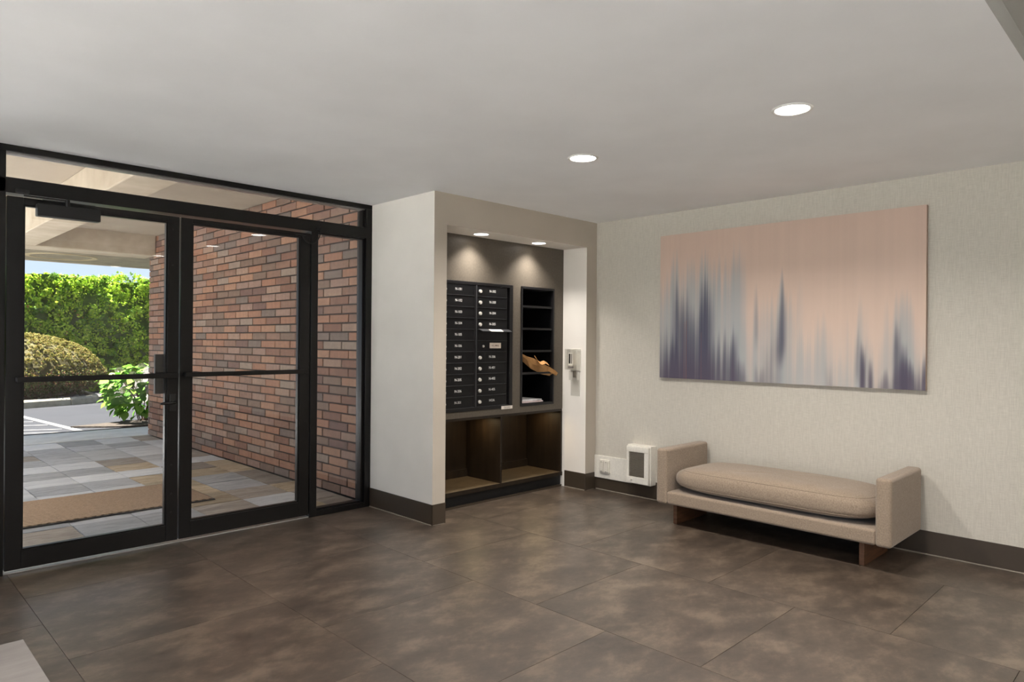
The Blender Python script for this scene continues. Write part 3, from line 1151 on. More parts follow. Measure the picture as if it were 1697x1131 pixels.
def rock(name, c, r, mat, sd, label, cat='rock', group=None):
    rr = random.Random(sd)
    bm = bmesh.new()
    bmesh.ops.create_icosphere(bm, subdivisions=3, radius=1.0)
    ks = [(Vector((rr.uniform(-1, 1), rr.uniform(-1, 1), rr.uniform(-.3, 1))).normalized(), rr.uniform(0.62, 0.85)) for _ in range(9)]
    for v_ in bm.verts:
        d = v_.co.normalized()
        m = 1.0
        for kd, kl in ks:
            dd = d.dot(kd)
            if dd > 0 and dd * m > kl:
                m = kl / dd
        v_.co = d * m
        v_.co.x *= r[0]
        v_.co.y *= r[1]
        v_.co.z = max(v_.co.z * r[2], -0.02)
    me = bpy.data.meshes.new(name)
    bm.to_mesh(me)
    bm.free()
    me.materials.append(mat)
    o = bpy.data.objects.new(name, me)
    COL.objects.link(o)
    o.location = c
    return props(o, label, cat, group)


rock('boulder', (4.78, 17.75, 0.01), (0.50, 0.38, 0.33), M['boulder'], 3, 'largest grey boulder on the pale path right of the dome shrub')
rock('boulder', (5.55, 18.3, 0.01), (0.42, 0.35, 0.72), M['boulder_pale'], 8, 'pale upright rock behind the hydrangea beside the brick wall end')
for k, (x, y, r) in enumerate([(3.30, 16.28, 0.09), (3.45, 16.33, 0.07), (3.62, 16.45, 0.10), (3.78, 16.62, 0.08), (3.15, 16.22, 0.06)]):
    rock('rock', (x, y, 0.105), (r, r * 0.8, r * 0.7), M['boulder_pale'], 20 + k, 'small white rock on the soil under the right edge of the dome shrub', group='small white rocks under the dome shrub')

# hydrangea with individual leaves
hy = empty('hydrangea', (3.58, 12.05, 0.02), 'leafy green hydrangea with pale flower heads beside the end of the brick wall', 'shrub')
lm = []
for k in range(4):
    r = random.Random(k)
    vs, fs = [], []
    prof = [(0, 0.02), (0.18, 0.30), (0.42, 0.42), (0.68, 0.33), (0.88, 0.14), (1.0, 0.01)]
    for (t_l, w) in prof:
        zc = -0.22 * t_l * t_l
        vs += [(t_l, -w, zc + 0.14 * w + r.uniform(-.02, .02)), (t_l, 0, zc), (t_l, w, zc + 0.14 * w + r.uniform(-.02, .02))]
    for i in range(len(prof) - 1):
        a = i * 3
        fs += [(a, a + 3, a + 4, a + 1), (a + 1, a + 4, a + 5, a + 2)]
    me = bpy.data.meshes.new('leaf')
    me.from_pydata(vs, [], fs)
    me.polygons.foreach_set('use_smooth', [True] * len(me.polygons))
    me.materials.append(M['hyd_leaf'])
    lm.append(me)
rh = random.Random(5)
hc_ = Vector((3.62, 12.1, 0.50))
for k in range(300):
    u = rh.uniform(-0.85, 1)
    ph = rh.uniform(PI * 0.62, PI * 1.85)
    s = math.sqrt(1 - u * u)
    rr = rh.uniform(0.72, 1.0)
    ext = 1 + (0.18 if u > 0.3 else 0)
    p = hc_ + Vector((0.60 * s * math.cos(ph) * rr * ext, 0.52 * s * math.sin(ph) * rr, 0.44 * u * rr))
    p.x = max(p.x, 2.98 + 0.1 * rh.random() if u > 0.1 else 3.1)
    if p.z < 0.06: p.z = 0.07
    sc = rh.uniform(0.10, 0.165)
    yaw_ = ph + rh.uniform(-0.7, 0.7)
    place('leaf', lm[k % 4], p, hy, rot=(rh.uniform(-.5, .5), rh.uniform(-0.1, 0.9) - 0.3 * u, yaw_), scale=(sc, sc, sc))
st = MB()
for k in range(14):
    ph = rh.uniform(PI * 0.6, PI * 1.9)
    rr = rh.uniform(.25, .5)
    e = hc_ + Vector((rr * math.cos(ph), rr * 0.9 * math.sin(ph), rh.uniform(0.0, 0.38)))
    b0 = Vector((3.6 + rh.uniform(-.08, .08), 12.08 + rh.uniform(-.08, .08), 0.0))
    st.tube([b0, (b0 + e) / 2 + Vector((0, 0, .08)), e], [0.009, 0.007, 0.005], 6)
build('stem', st, M['bark'], hy)
for (x, y, z, r) in ((3.12, 11.66, 0.86, 0.062), (3.36, 11.58, 0.71, 0.060), (3.18, 11.62, 0.55, 0.058), (3.42, 11.60, 0.92, 0.055), (3.30, 11.64, 0.80, 0.05), (3.05, 11.75, 0.78, 0.05)):
    fm = MB()
    for q in range(36):
        d = Vector((rh.gauss(0, 1), rh.gauss(0, 1), rh.gauss(0.2, 1))).normalized()
        c = Vector((x, y, z)) + Vector((d.x, d.y, d.z * 0.7)) * r
        a = d.orthogonal().normalized() * 0.018
        b = d.cross(a).normalized() * 0.018
        fm.add([c + a, c + b, c - a, c - b], [(0, 1, 2, 3)])
    build('flower_head', fm, M['flower'], hy)

# ================================================================ MATS
dm = empty('door_mat', (1.05, 6.29, 0), 'wide brown coir doormat lying on the slate outside the glass doors', 'mat')
bx('pile', (-0.18, 2.275, 5.852, 6.732, 0.002, 0.016), M['coir'], dm, bevel=0.003)
bx('rubber_backing', (-0.20, 2.292, 5.835, 6.745, 0.0005, 0.008), M['mat_edge'], dm)
build('floor_mat', MB().box(-0.85, 0.614, 1.6, 3.700, 0.0005, 0.003), M['mat_in'], label='thin smooth pale grey mat on the brown floor inside the doors', cat='mat', bevel=0.001)

# ================================================================ MAIL ALCOVE
YM = 4.234
pn = struct('mail_wall_panel', MB()
            .box(3.23, 4.86, YM, YM + 0.02, 1.832, 2.205).box(3.23, 3.335, YM, YM + 0.02, 0.775, 1.832).box(4.19, 4.295, YM, YM + 0.02, 0.775, 1.832)
            .box(4.728, 4.86, YM, YM + 0.02, 0.775, 1.832).box(3.23, 4.86, YM, YM + 0.02, 0.722, 0.775), M['laminate'])

# mailbox unit
mu_ = empty('mailbox_unit', (3.76, YM, 0.77), 'black wall mailbox unit with two columns of numbered doors in the alcove', 'mailbox')
fm = MB()
fy0, fy1 = YM - 0.010, YM + 0.03
fm.box(3.335, 4.19, fy0, fy1, 1.808, 1.832).box(3.335, 4.19, fy0, fy1, 0.775, 0.802).box(3.335, 3.405, fy0, fy1, 0.802, 1.808).box(4.152, 4.19, fy0, fy1, 0.802, 1.808)
fm.box(4.119, 4.128, YM - 0.002, fy1, 0.802, 1.808)
fm.box(3.750, 3.783, fy0 + 0.004, fy1, 0.802, 1.808)
build('frame', fm, M['mail_frame'], mu_, bevel=0.0015)
build('mullion_strip', MB().box(3.762, 3.771, fy0 - 0.002, fy0 + 0.005, 0.802, 1.808), M['mail_edge'], mu_)
bx('box_back', (3.34, 4.185, YM + 0.03, YM + 0.36, 0.78, 1.825), M['mail_black'], mu_)


def text_mesh(body, size, mat, name='lettering'):
    cu = bpy.data.curves.new('txt', 'FONT')
    cu.body = body
    cu.size = size
    cu.align_x = 'CENTER'
    cu.align_y = 'CENTER'
    cu.extrude = 0.0004
    cu.offset = size * 0.003
    cu.resolution_u = 2
    ob = bpy.data.objects.new('txt', cu)
    COL.objects.link(ob)
    dg = bpy.context.evaluated_depsgraph_get()
    me = bpy.data.meshes.new_from_object(ob.evaluated_get(dg))
    bpy.data.objects.remove(ob)
    me.materials.clear()
    me.materials.append(mat)
    me.name = name
    return me


def put_text(body, size, mat, loc, parent, sx=1.0):
    me = text_mesh(body, size, mat)
    return place('lettering', me, loc, parent, rot=(PI / 2, 0, 0), scale=(sx, 1, 1))


lockm = MB().cyl((0, 0, 0), (0, -0.011, 0), 0.0155, 18, 0.0135)
lockm.cyl((0.001, -0.010, 0), (0.001, -0.012, 0), 0.006, 12)


def mk(mb, mat, name):
    me = bpy.data.meshes.new(name)
    me.from_pydata(mb.v, [], mb.f)
    me.materials.append(mat)
    return me


lock_me = mk(lockm, M['lock_metal'], 'lock')
PITCH = 0.0915
rows1 = ['N-101', 'N-102', 'N-103', 'N-104', 'N-105', 'N-106', 'N-201', 'N-202', 'N-205', 'N-206', 'N-301']
rows2 = ['N-302', 'N-303', 'N-304', 'N-305', None, 'MAIL', 'N-306', 'N-401', 'N-402', 'N-405', 'HOA']
for ci, (x0, x1, rows) in enumerate(((3.408, 3.748, rows1), (3.785, 4.117, rows2))):
    for r, tx in enumerate(rows):
        zt = 1.808 - PITCH * r
        zb = zt - PITCH
        d = bx('mailbox_door', (x0, x1, YM - 0.006, YM + 0.02, zb + 0.004, zt - 0.001), M['mail_black'], mu_, bevel=0.0015)
        bx('edge_strip', (x0, x1, YM - 0.010, YM + 0.015, zb, zb + 0.0035), M['mail_edge'], d)
        zc = (zt + zb) / 2 + 0.002
        if tx and tx != 'MAIL':
            put_text(tx, 0.030, M['letters'], ((x0 + x1) / 2, YM - 0.0065, zc), d, 0.95)
        if tx and tx != 'MAIL':
            place('lock', lock_me, (x0 + 0.026, YM - 0.006, zc - 0.006), d)
        if tx == 'MAIL':
            bx('label_plate', (3.921, 4.050, YM - 0.0085, YM - 0.006, zc - 0.020, zc + 0.026), M['plate'], d)
            put_text('U.S. MAIL', 0.021, M['ink'], (3.985, YM - 0.009, zc + 0.003), d)
            place('lock', lock_me, (3.848, YM - 0.006, zc - 0.003), d, scale=(0.7, 0.7, 0.7))
        if tx is None:
            fl = build('mail_flap', MB().add([(3.795, YM - 0.006, zt + 0.006), (4.140, YM - 0.006, zt + 0.006), (4.150, YM - 0.042, zt - 0.012), (3.812, YM - 0.042, zt - 0.012),
                                              (3.795, YM - 0.006, zt + 0.002), (4.140, YM - 0.006, zt + 0.002), (4.150, YM - 0.042, zt - 0.016), (3.812, YM - 0.042, zt - 0.016)],
                                             [(0, 1, 2, 3), (4, 7, 6, 5), (0, 4, 5, 1), (1, 5, 6, 2), (2, 6, 7, 3), (3, 7, 4, 0)]), M['mail_edge'], mu_)
            build('flap_label', MB().add([(3.900, YM - 0.012, zt + 0.0045), (4.045, YM - 0.012, zt + 0.0045), (4.048, YM - 0.040, zt - 0.0095), (3.905, YM - 0.040, zt - 0.0095),
                                          (3.900, YM - 0.012, zt + 0.002), (4.045, YM - 0.012, zt + 0.002), (4.048, YM - 0.043, zt - 0.014), (3.905, YM - 0.043, zt - 0.014)],
                                         [(0, 1, 2, 3), (4, 7, 6, 5), (0, 4, 5, 1), (1, 5, 6, 2), (2, 6, 7, 3), (3, 7, 4, 0)]), M['sticker'], fl)
sk = bx('sticker', (4.058, 4.190, YM - 0.0125, YM - 0.010, 0.766, 0.793), M['sticker'], mu_)
put_text('5315763', 0.022, M['ink_grey'], (4.124, YM - 0.0127, 0.779), sk)

# open parcel shelf
ps = empty('parcel_shelf', (4.51, YM, 0.775), 'black open wall shelf with five compartments beside the mailboxes', 'shelf')
fm = MB()
fm.box(4.295, 4.728, YM - 0.010, YM + 0.02, 1.812, 1.832).box(4.295, 4.728, YM - 0.010, YM + 0.02, 0.775, 0.799)
fm.box(4.295, 4.312, YM - 0.010, YM + 0.02, 0.799, 1.812).box(4.711, 4.728, YM - 0.010, YM + 0.02, 0.799, 1.812)
build('frame', fm, M['mail_frame'], ps, bevel=0.0015)
cm = MB()
cm.box(4.300, 4.312, YM + 0.02, YM + 0.40, 0.78, 1.82).box(4.711, 4.722, YM + 0.02, YM + 0.40, 0.78, 1.82).box(4.312, 4.711, YM + 0.39, YM + 0.40, 0.78, 1.82)
cm.box(4.312, 4.711, YM + 0.02, YM + 0.39, 1.81, 1.82).box(4.312, 4.711, YM + 0.02, YM + 0.39, 0.78, 0.795)
build('case', cm, M['mail_black'], ps)
for z in (1.657, 1.459, 1.261, 1.063):
    sh_ = bx('shelf', (4.312, 4.711, YM + 0.004, YM + 0.388, z - 0.002, z + 0.002), M['mail_black'], ps)
    bx('shelf_lip', (4.312, 4.700, YM - 0.002, YM + 0.004, z - 0.009, z + 0.009), M['mail_frame'], sh_)

# kraft parcel leaning out of the fourth compartment
pk = empty('parcel', (4.5, YM + 0.05, 1.065), 'crumpled brown kraft paper envelope sticking out of the parcel shelf', 'envelope')
K = [(4.300, 0.02, 1.245), (4.370, 0.00, 1.215), (4.430, -0.03, 1.190), (4.500, -0.02, 1.172), (4.570, -0.03, 1.140), (4.640, -0.02, 1.115), (4.705, -0.035, 1.082), (4.750, -0.035, 1.052)]
vs, fs = [], []
low = [0.02, 0.055, 0.085, 0.090, 0.090, 0.075, 0.055, 0.030]
for (x, y, z), l in zip(K, low):
    xx = x + 0.014
    wob = 0.012 * math.sin(x * 60)
    vs += [(xx + 0.02, YM + y + 0.14, z + 0.022), (xx, YM + y + wob, z + wob * 0.6), (xx, YM + y + 0.016 + wob, z - l * 0.5), (xx + 0.01, YM + y + 0.06, z - l)]
for i in range(len(K) - 1):
    a = i * 4
    for q in range(3):
        fs.append((a + q, a + q + 1, a + 5 + q, a + 4 + q))
o = build('envelope_body', MB().add(vs, fs), M['kraft'], pk)
md = o.modifiers.new('thick', 'SOLIDIFY')
md.thickness = 0.003
fold = [(4.445, -0.055, 1.195), (4.470, -0.075, 1.150), (4.500, -0.070, 1.140), (4.560, -0.060, 1.150), (4.625, -0.045, 1.130)]
vs, fs = [], []
for (x, y, z) in fold:
    vs += [(x, YM + y, z), (x + 0.03, YM + y + 0.055, z + 0.025)]
for i in range(len(fold) - 1):
    fs.append((i * 2, i * 2 + 1, i * 2 + 3, i * 2 + 2))
o = build('folded_flap', MB().add(vs, fs), M['kraft'], pk)
md = o.modifiers.new('thick', 'SOLIDIFY')
md.thickness = 0.002
# letters at the bottom
for k, (mt, dz, lab, x1) in enumerate((('paper', 0.0, 'pale pink folded mail lying lowest on the bottom of the parcel shelf', 4.600), ('paper2', 0.015, 'grey white magazine on top of the pink mail in the parcel shelf', 4.588))):
    m = MB().box(4.318, x1, YM + 0.004 + 0.006 * k, YM + 0.25, 0.8 + dz, 0.8 + dz + 0.013)
    build('mail', m, M[mt], label=lab, cat='mail', bevel=0.003)

# lower cubby cabinet
cb = empty('cubby_cabinet', (4.05, 4.45, 0.0), 'dark wood open cubby cabinet with two bays under the mailboxes', 'cabinet')
bx('counter_board', (3.232, 4.858, YM + 0.002, 4.68, 0.700, 0.721), M['espresso'], cb)
bx('bottom_panel', (3.232, 4.858, YM, 4.68, 0.112, 0.134), M['cubby_floor'], cb)
bx('front_edge', (3.232, 4.858, YM - 0.006, YM, 0.100, 0.134), M['espresso'], cb)
bx('back_panel', (3.232, 4.858, 4.68, 4.695, 0.10, 0.72), M['espresso'], cb)
bx('side_panel', (4.838, 4.858, YM, 4.68, 0.134, 0.700), M['espresso'], cb)
bx('side_panel', (3.232, 3.252, YM, 4.68, 0.134, 0.700), M['espresso'], cb)
bx('divider', (4.060, 4.080, YM, 4.68, 0.134, 0.700), M['espresso'], cb)
for x0, x1 in ((3.252, 4.060), (4.080, 4.838)):
    bx('batten', (x0, x1, 4.660, 4.68, 0.134, 0.200), M['espresso'], cb)
bx('toe_kick', (3.232, 4.858, YM + 0.018, YM + 0.035, 0.0, 0.10), M['toe'], cb)
bx('toe_strip', (3.232, 4.852, YM - 0.004, YM + 0.018, 0.0, 0.014), M['base'], cb)
for k, x in enumerate((3.93, 4.70)):
    pl = empty('puck_light', (x, 4.42, 0.700), 'small warm puck light under the counter in the %s cubby bay' % ('left' if k == 0 else 'right'), 'light', 'puck lights under the counter')
    build('housing', MB().cyl((x, 4.42, 0.700), (x, 4.42, 0.690), 0.030, 24), M['lamp_trim'], pl)
    build('lens', MB().cyl((x, 4.42, 0.690), (x, 4.42, 0.688), 0.022, 24), M['lens_puck'], pl)
    L = bpy.data.lights.new('puck_glow', 'AREA')
    L.shape = 'DISK'
    L.size = 0.04
    L.energy = LIGHT_PUCK
    L.color = (1.0, 0.72, 0.38)
    lo = bpy.data.objects.new('puck_glow', L)
    COL.objects.link(lo)
    lo.parent = pl
    lo.location = (0, 0, -0.016)

# hand sanitizer dispenser on the alcove jamb
hs = empty('sanitizer_dispenser', (4.86, 4.09, 0.85), 'clear plastic hand sanitizer dispenser mounted on the white alcove side wall', 'dispenser')
bx('back_plate', (4.852, 4.86, 4.012, 4.135, 1.082, 1.284), M['white_plastic'], hs, bevel=0.004)
bx('clear_cover', (4.800, 4.852, 4.016, 4.131, 1.090, 1.278), M['acrylic'], hs, bevel=0.004)
bx('clear_side_wing', (4.848, 4.856, 4.137, 4.203, 1.090, 1.280), M['acrylic'], hs, bevel=0.002)
b_ = bx('sight_window', (4.796, 4.800, 4.060, 4.110, 1.130, 1.245), M['white_plastic'], hs, bevel=0.001)
bx('dark_slot', (4.7945, 4.797, 4.085, 4.105, 1.148, 1.238), M['dark_void'], b_)
bx('grey_slot', (4.7945, 4.797, 4.066, 4.078, 1.148, 1.238), M['ink_grey'], b_)
bx('lower_label', (4.796, 4.800, 4.055, 4.115, 1.104, 1.122), M['ink_grey'], hs)
bx('drip_neck', (4.83, 4.850, 4.062, 4.085, 1.02, 1.082), M['slat'], hs, bevel=0.003)
bx('clear_bottle', (4.822, 4.858, 4.020, 4.128, 0.995, 1.082), M['acrylic'], hs, bevel=0.004)
bx('clear_drip_guard', (4.850, 4.858, 4.020, 4.128, 0.850, 0.995), M['acrylic'], hs, bevel=0.002)

# ================================================================ CANVAS
PX0, PX1, PY0, PY1, PZ0, PZ1 = 4.967, XR - 0.003, 1.262, 3.246, 1.052, 2.243
NU, NV = 460, 96
us = np.linspace(0, 1, NU + 1)      # u: 0 = left (high Y) to 1 = right
vv = np.linspace(0, 1, NV + 1)      # 0 bottom, 1 top


def fract_noise(n, octs, seed, base=8):
    g = np.random.default_rng(seed)
    out = np.zeros(n)
    amp = 1.0
    f = base
    tot = 0
    for _ in range(octs):
        k = g.uniform(-1, 1, int(f) + 3)
        x = np.linspace(0, f, n)
        i = x.astype(int)
        fr_ = x - i
        fr_ = fr_ * fr_ * (3 - 2 * fr_)
        out += amp * (k[i] * (1 - fr_) + k[i + 1] * fr_)
        tot += amp
        amp *= 0.62
        f *= 2.1
    return out / tot


def bump1(u, c, w):
    return np.exp(-((u - c) / w) ** 2)


n_a = fract_noise(NU + 1, 6, 1, 10)
n_b = fract_noise(NU + 1, 7, 2, 24)
n_c = fract_noise(NU + 1, 7, 3, 40)
peach_top = np.array(lin((202, 176, 160)))
peach_mid = np.array(lin((214, 189, 172)))
peach_bot = np.array(lin((206, 192, 180)))
veilc = np.array(lin((158, 164, 166)))
darkc = np.array(lin((76, 76, 94)))
plum = np.array(lin((88, 70, 84)))
U, Vg = np.meshgrid(us, vv)
base = peach_mid[None, None] * (1 - np.clip((Vg - 0.45) / 0.55, 0, 1))[..., None] + peach_top * np.clip((Vg - 0.45) / 0.55, 0, 1)[..., None]
kb_ = np.clip(1 - Vg / 0.4, 0, 1)[..., None]
base = base * (1 - 0.6 * kb_) + peach_bot * 0.6 * kb_


def sstep(x):
    x = np.clip(x, 0, 1)
    return x * x * (3 - 2 * x)


def smear(items, wob):
    """sum of tall soft strokes: (centre u, half width, top v, softness, bottom v, amount)"""
    D = np.zeros_like(U)
    for (uc, w, vt, sf, vb, am) in items:
        prof = np.exp(-np.abs((U - uc) / w) ** 2.2)
        topn = vt + wob * (0.6 * n_b + 0.8 * n_c)[None] * sf
        f = sstep((topn - Vg) / sf + 0.5)
        if vb > 0:
            f = f * sstep((Vg - vb) / 0.16 + 0.5)
        D += am * prof * f
    return D


vitems = [(0.10, 0.16, 0.66, 0.38, 0, 1.5), (0.26, 0.08, 0.64, 0.34, 0, 1.5), (0.19, 0.12, 0.74, 0.30, 0, 0.9), (0.0, 0.07, 0.60, 0.40, 0, 1.3), (0.345, 0.035, 0.60, 0.36, 0, 0.9), (0.37, 0.09, 0.26, 0.36, 0, 1.2),
          (0.43, 0.03, 0.46, 0.30, 0, 0.6), (0.52, 0.055, 0.46, 0.28, 0, 1.5), (0.60, 0.09, 0.14, 0.3, 0, 0.9), (0.68, 0.04, 0.28, 0.26, 0, 0.7), (0.785, 0.03, 0.34, 0.30, 0, 0.9), (0.83, 0.06, 0.16, 0.26, 0, 0.9),
          (0.93, 0.045, 0.32, 0.26, 0, 1.1), (0.98, 0.05, 0.16, 0.2, 0, 0.9), (0.74, 0.05, 0.12, 0.2, 0, 0.7)]
ditems = [(0.105, 0.030, 0.52, 0.34, 0, 2.4), (0.215, 0.028, 0.54, 0.34, 0, 2.2), (0.165, 0.045, 0.38, 0.34, 0, 2.0), (0.02, 0.03, 0.30, 0.34, 0, 1.6), (0.06, 0.06, 0.18, 0.3, 0, 1.6), (0.13, 0.12, 0.12, 0.3, 0, 1.8),
          (0.25, 0.05, 0.20, 0.3, 0, 1.4), (0.295, 0.016, 0.24, 0.3, 0, 1.0), (0.33, 0.018, 0.18, 0.26, 0, 1.6), (0.365, 0.03, 0.05, 0.16, 0, 0.9), (0.515, 0.022, 0.32, 0.30, 0.14, 0.8), (0.49, 0.03, 0.16, 0.3, 0, 0.6),
          (0.535, 0.010, 0.50, 0.26, 0.2, 0.6), (0.43, 0.010, 0.50, 0.26, 0.25, 0.3), (0.445, 0.02, 0.06, 0.14, 0, 0.8), (0.81, 0.008, 0.16, 0.18, 0, 2.2), (0.835, 0.007, 0.10, 0.16, 0, 1.6), (0.79, 0.008, 0.26, 0.2, 0.05, 0.5),
          (0.915, 0.010, 0.22, 0.2, 0, 0.9), (0.935, 0.012, 0.10, 0.18, 0, 1.2), (0.96, 0.035, 0.06, 0.14, 0, 1.6), (1.0, 0.02, 0.12, 0.16, 0, 1.4), (0.88, 0.03, 0.03, 0.12, 0, 0.8), (0.70, 0.012, 0.08, 0.2, 0, 0.5)]
mv = 1 - np.exp(-smear(vitems, 0.9) * (1 + 0.9 * n_c[None] + 0.4 * n_b[None]))
mv = np.clip(mv * 0.92, 0, 1)[..., None]
img = base * (1 - mv) + veilc * mv
mdk = 1 - np.exp(-smear(ditems, 0.9) * (1 + 1.1 * n_c[None] + 0.5 * n_b[None]))
mdk = np.clip(mdk, 0, 0.96)[..., None]
dkc = darkc[None, None] * (1 - sstep(1 - Vg / 0.30)[..., None] * 0.4) + plum * sstep(1 - Vg / 0.30)[..., None] * 0.4
img = img * (1 - mdk) + dkc * mdk
red = ((np.abs(U - 0.128) < 0.0022) | (np.abs(U - 0.118) < 0.0012) | (np.abs(U - 0.195) < 0.0014)) & (Vg < 0.40 - 1.2 * np.abs(U - 0.128))
img[red] = img[red] * 0.6 + np.array(lin((136, 96, 86))) * 0.4
img = np.clip(img * (1 + 0.05 * n_c[None, :, None]), 0, 1)
me = bpy.data.meshes.new('printed_face')
vx = np.empty((NV + 1, NU + 1, 3))
vx[..., 0] = PX0
vx[..., 1] = PY1 - (PY1 - PY0) * U
vx[..., 2] = PZ0 + (PZ1 - PZ0) * Vg
idx = np.arange((NU + 1) * (NV + 1)).reshape(NV + 1, NU + 1)
quads = np.stack([idx[:-1, :-1], idx[:-1, 1:], idx[1:, 1:], idx[1:, :-1]], -1).reshape(-1, 4)
pc = Vector((XR, (PY0 + PY1) / 2, PZ0))
me.from_pydata([tuple(q) for q in (vx.reshape(-1, 3) - np.array(pc))], [], [tuple(q) for q in quads.tolist()])
at = me.color_attributes.new('print', 'FLOAT_COLOR', 'POINT')
c4 = np.ones(((NV + 1) * (NU + 1), 4))
c4[:, :3] = img.reshape(-1, 3)
at.data.foreach_set('color', c4.ravel())
t = MT('canvas_print', rough=0.7, spec=0.2)
a = t.node('ShaderNodeAttribute', attribute_name='print')
t.color(a.outputs['Color'])
t.bump(t.noise(t.geo((900, 900, 900)), 1.0, 2), 0.08, 0.001)
me.materials.append(t.m)
cv = empty('canvas_painting', pc, 'large abstract canvas with blurred blue grey streaks on peach above the bench', 'painting')
o = bpy.data.objects.new('printed_face', me)
COL.objects.link(o)
o.parent = cv
ce = paint('canvas_edge', (176, 154, 138), 300, 0.1)
bx('stretcher_edge', (PX0 + 0.0005, PX1, PY0, PY1, PZ0, PZ1), ce, cv, bevel=0.002)

# ================================================================ BENCH
bn = empty('bench', (4.66, 2.075, 0), 'low taupe upholstered bench with two short arms under the canvas', 'bench')
BX0, BX1 = 4.360, 4.962
bx('seat_base', (BX0 + 0.004, BX1, 1.362, 2.788, 0.160, 0.254), M['fabric'], bn, bevel=0.018, seg=4)
bx('arm', (BX0, BX1, 1.277, 1.366, 0.158, 0.562), M['fabric'], bn, bevel=0.020, seg=5)
bx('arm', (BX0, BX1, 2.784, 2.873, 0.158, 0.562), M['fabric'], bn, bevel=0.020, seg=5)
# cushion: rounded slab with crowned top
nU, nV = 96, 26
vs, fs = [], []
ccx_, ccy_, hx, hyy = (BX0 + BX1) / 2 - 0.004, 2.075, 0.296, 0.709
Zs = 0.345


def cush(ph, th, grow=0.0):
    c, s = math.cos(ph), math.sin(ph)
    e = 0.26
    px = math.copysign(abs(c) ** e, c)
    py = math.copysign(abs(s) ** e, s)
    # rounder plan corners
    m = max(1e-6, (abs(px) ** 5 + abs(py) ** 5) ** 0.2)
    px, py = px / m, py / m
    k = abs(math.cos(th)) ** 0.42
    zz = math.sin(th)
    x = ccx_ + (hx + grow) * px * (0.12 + 0.88 * k if k > 0 else 0.0) * (1 if k > 1e-3 else 0)
    y = ccy_ + (hyy + grow * 0.6) * py * ((0.03 + 0.97 * k) if k > 1e-3 else 0)
    r = abs(zz) ** 0.75 * (1 if zz > 0 else -1)
    z = Zs + (0.098 if zz > 0 else 0.082) * r
    if zz > 0:
        w = 0.0035 * math.sin(y * 31 + x * 9) * math.sin(x * 14 + 1) * zz
        z += w + 0.006 * math.sin((y - 1.36) / 1.42 * PI)
    else:
        z = max(z, 0.2565)
    return (x, y, z)


for j in range(nV + 1):
    th = -PI / 2 + PI * j / nV
    for i in range(nU):
        vs.append(cush(2 * PI * (i + 0.5) / nU, th))
for j in range(nV):
    for i in range(nU):
        fs.append((j * nU + i, j * nU + (i + 1) % nU, (j + 1) * nU + (i + 1) % nU, (j + 1) * nU + i))
cu_ = build('seat_cushion', MB().add(vs, fs), M['fabric'], bn, smooth=True)
for th, r in ((0.62, 0.0026), (-0.42, 0.0026)):
    pts = [cush(2 * PI * (i + 0.5) / nU, th, 0.0006) for i in range(nU)]
    build('piping', MB().tube(pts, r, 6, closed=True), M['fabric'], cu_, smooth=True)
for y0 in (1.455, 2.757):
    bx('leg', (4.462, 4.90, y0, y0 + 0.030, 0.0, 0.162), M['walnut'], bn, bevel=0.002)

# ================================================================ HEATER, OUTLET BOARD
ht = empty('wall_heater', (5.0, 3.417, 0.128), 'white wall heater with louvred grille mounted low beside the bench', 'heater')
bx('housing', (4.925, XR, 3.297, 3.537, 0.128, 0.462), M['white_metal'], ht, bevel=0.004)
cov = MB()
x0, x1 = 4.898, 4.925
cov.box(x0, x1, 3.305, 3.530, 0.405, 0.452).box(x0, x1, 3.305, 3.530, 0.137, 0.192).box(x0, x1, 3.305, 3.349, 0.192, 0.405).box(x0, x1, 3.505, 3.530, 0.192, 0.405)
build('front_cover', cov, M['white_metal'], ht, bevel=0.004)
bx('grille_back', (4.918, 4.9245, 3.349, 3.505, 0.192, 0.405), M['dark_void'], ht)
sl = MB().box(-0.006, 0.006, -0.078, 0.078, -0.0016, 0.0016)
sme = mk(sl, M['slat'], 'slat')
nsl = 24
for k in range(nsl):
    z = 0.192 + (k + 0.5) * 0.213 / nsl
    place('slat', sme, (4.907, 3.427, z), ht, rot=(0, 0.5, 0))
build('knob', MB().cyl((4.898, 3.478, 0.168), (4.888, 3.478, 0.168), 0.011, 20, 0.009), M['white_plastic'], ht, bevel=0.001)
bd = empty('outlet_board', (5.0, 3.82, 0.109), 'white painted board with double outlet on the wall left of the heater', 'outlet')
bx('board', (4.988, XR, 3.540, 3.953, 0.109, 0.312), M['white_metal'], bd, bevel=0.003)
# board continues behind the alcove strip corner
pl = bx('outlet_plate', (4.972, 4.988, 3.772, 3.880, 0.160, 0.280), M['white_plastic'], bd, bevel=0.004)
for yc in (3.800, 3.852):
    bx('socket_cover', (4.962, 4.972, yc - 0.018, yc + 0.018, 0.172, 0.268), M['white_plastic'], pl, bevel=0.003)
    for z in (0.178, 0.262):
        build('cover_screw', MB().cyl((4.962, yc, z), (4.960, yc, z), 0.0035, 10), M['dark_void'], pl)

# ================================================================ LIGHTS


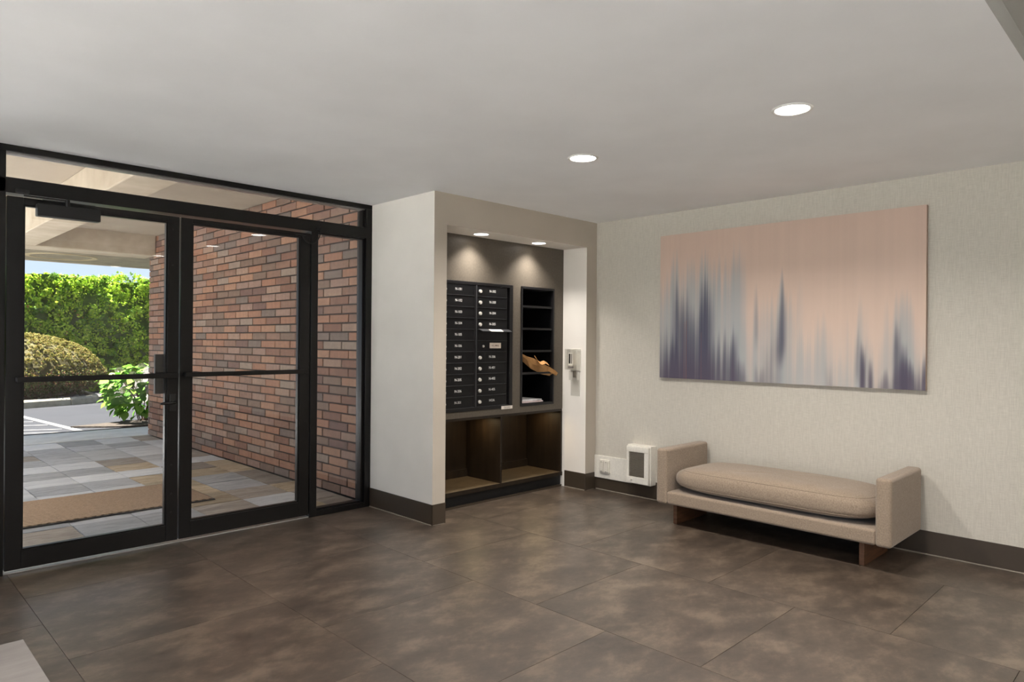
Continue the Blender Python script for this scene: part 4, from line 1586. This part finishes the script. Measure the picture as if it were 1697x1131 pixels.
def downlight(x, y, z, label, power, mat, r_l=0.075, r_t=0.092, spread=150, group=None, col=(1.0, 0.955, 0.90)):
    d = empty('recessed_downlight', (x, y, z), label, 'light', group)
    build('trim_ring', MB().lathe((x, y, z), [(r_t, 0.0), (r_t - 0.003, -0.005), (r_l + 0.004, -0.006), (r_l, -0.002), (r_l, 0.0)], 40), M['lamp_trim'], d, smooth=True)
    build('lens', MB().cyl((x, y, z), (x, y, z - 0.0025), r_l, 36), mat, d)
    L = bpy.data.lights.new('lamp', 'AREA')
    L.shape = 'DISK'
    L.size = r_l * 2
    L.energy = power
    L.spread = math.radians(spread)
    L.color = col
    o = bpy.data.objects.new('lamp', L)
    COL.objects.link(o)
    o.parent = d
    o.location = (0, 0, -0.009)
    return d


g = 'recessed downlights in the main ceiling'
downlight(3.165, 2.611, H, 'round white recessed ceiling downlight nearer the mail alcove', LIGHT_MAIN, M['lens'], group=g)
downlight(3.174, 1.364, H, 'round white recessed ceiling downlight in front of the canvas, nearer the viewer', LIGHT_MAIN, M['lens'], group=g)
g = 'recessed downlights in the alcove soffit'
downlight(3.694, 4.092, 2.205, 'left small downlight in the mail alcove soffit, above the mailboxes', LIGHT_ALCOVE, M['lens_alcove'], 0.058, 0.07, 108, g)
downlight(4.369, 4.092, 2.205, 'right small downlight in the mail alcove soffit, above the parcel shelf', LIGHT_ALCOVE, M['lens_alcove'], 0.058, 0.07, 108, g)
g = 'added fill downlights in the patio soffit'
for y in (5.9, 7.6, 9.3):  # out-of-view lamps added to brighten the paving and brick
    downlight(0.1, y, 2.7555, 'added unseen fill downlight in the beige patio soffit', 10.5, M['lens'], spread=125, group=g)
g = 'added fill downlights behind the viewpoint'
for (x, y, z) in ((0.3, 1.6, H), (3.3, -0.9, H + 0.085), (0.6, -1.2, H + 0.085), (-1.9, -0.6, H + 0.085), (-1.9, 2.2, H), (3.3, -3.0, H + 0.085), (0.6, -3.0, H + 0.085)):  # unseen lamps added to lift the room's brightness
    downlight(x, y, z, 'added unseen fill downlight in the ceiling behind the viewpoint', LIGHT_REST, M['lens'], group=g)
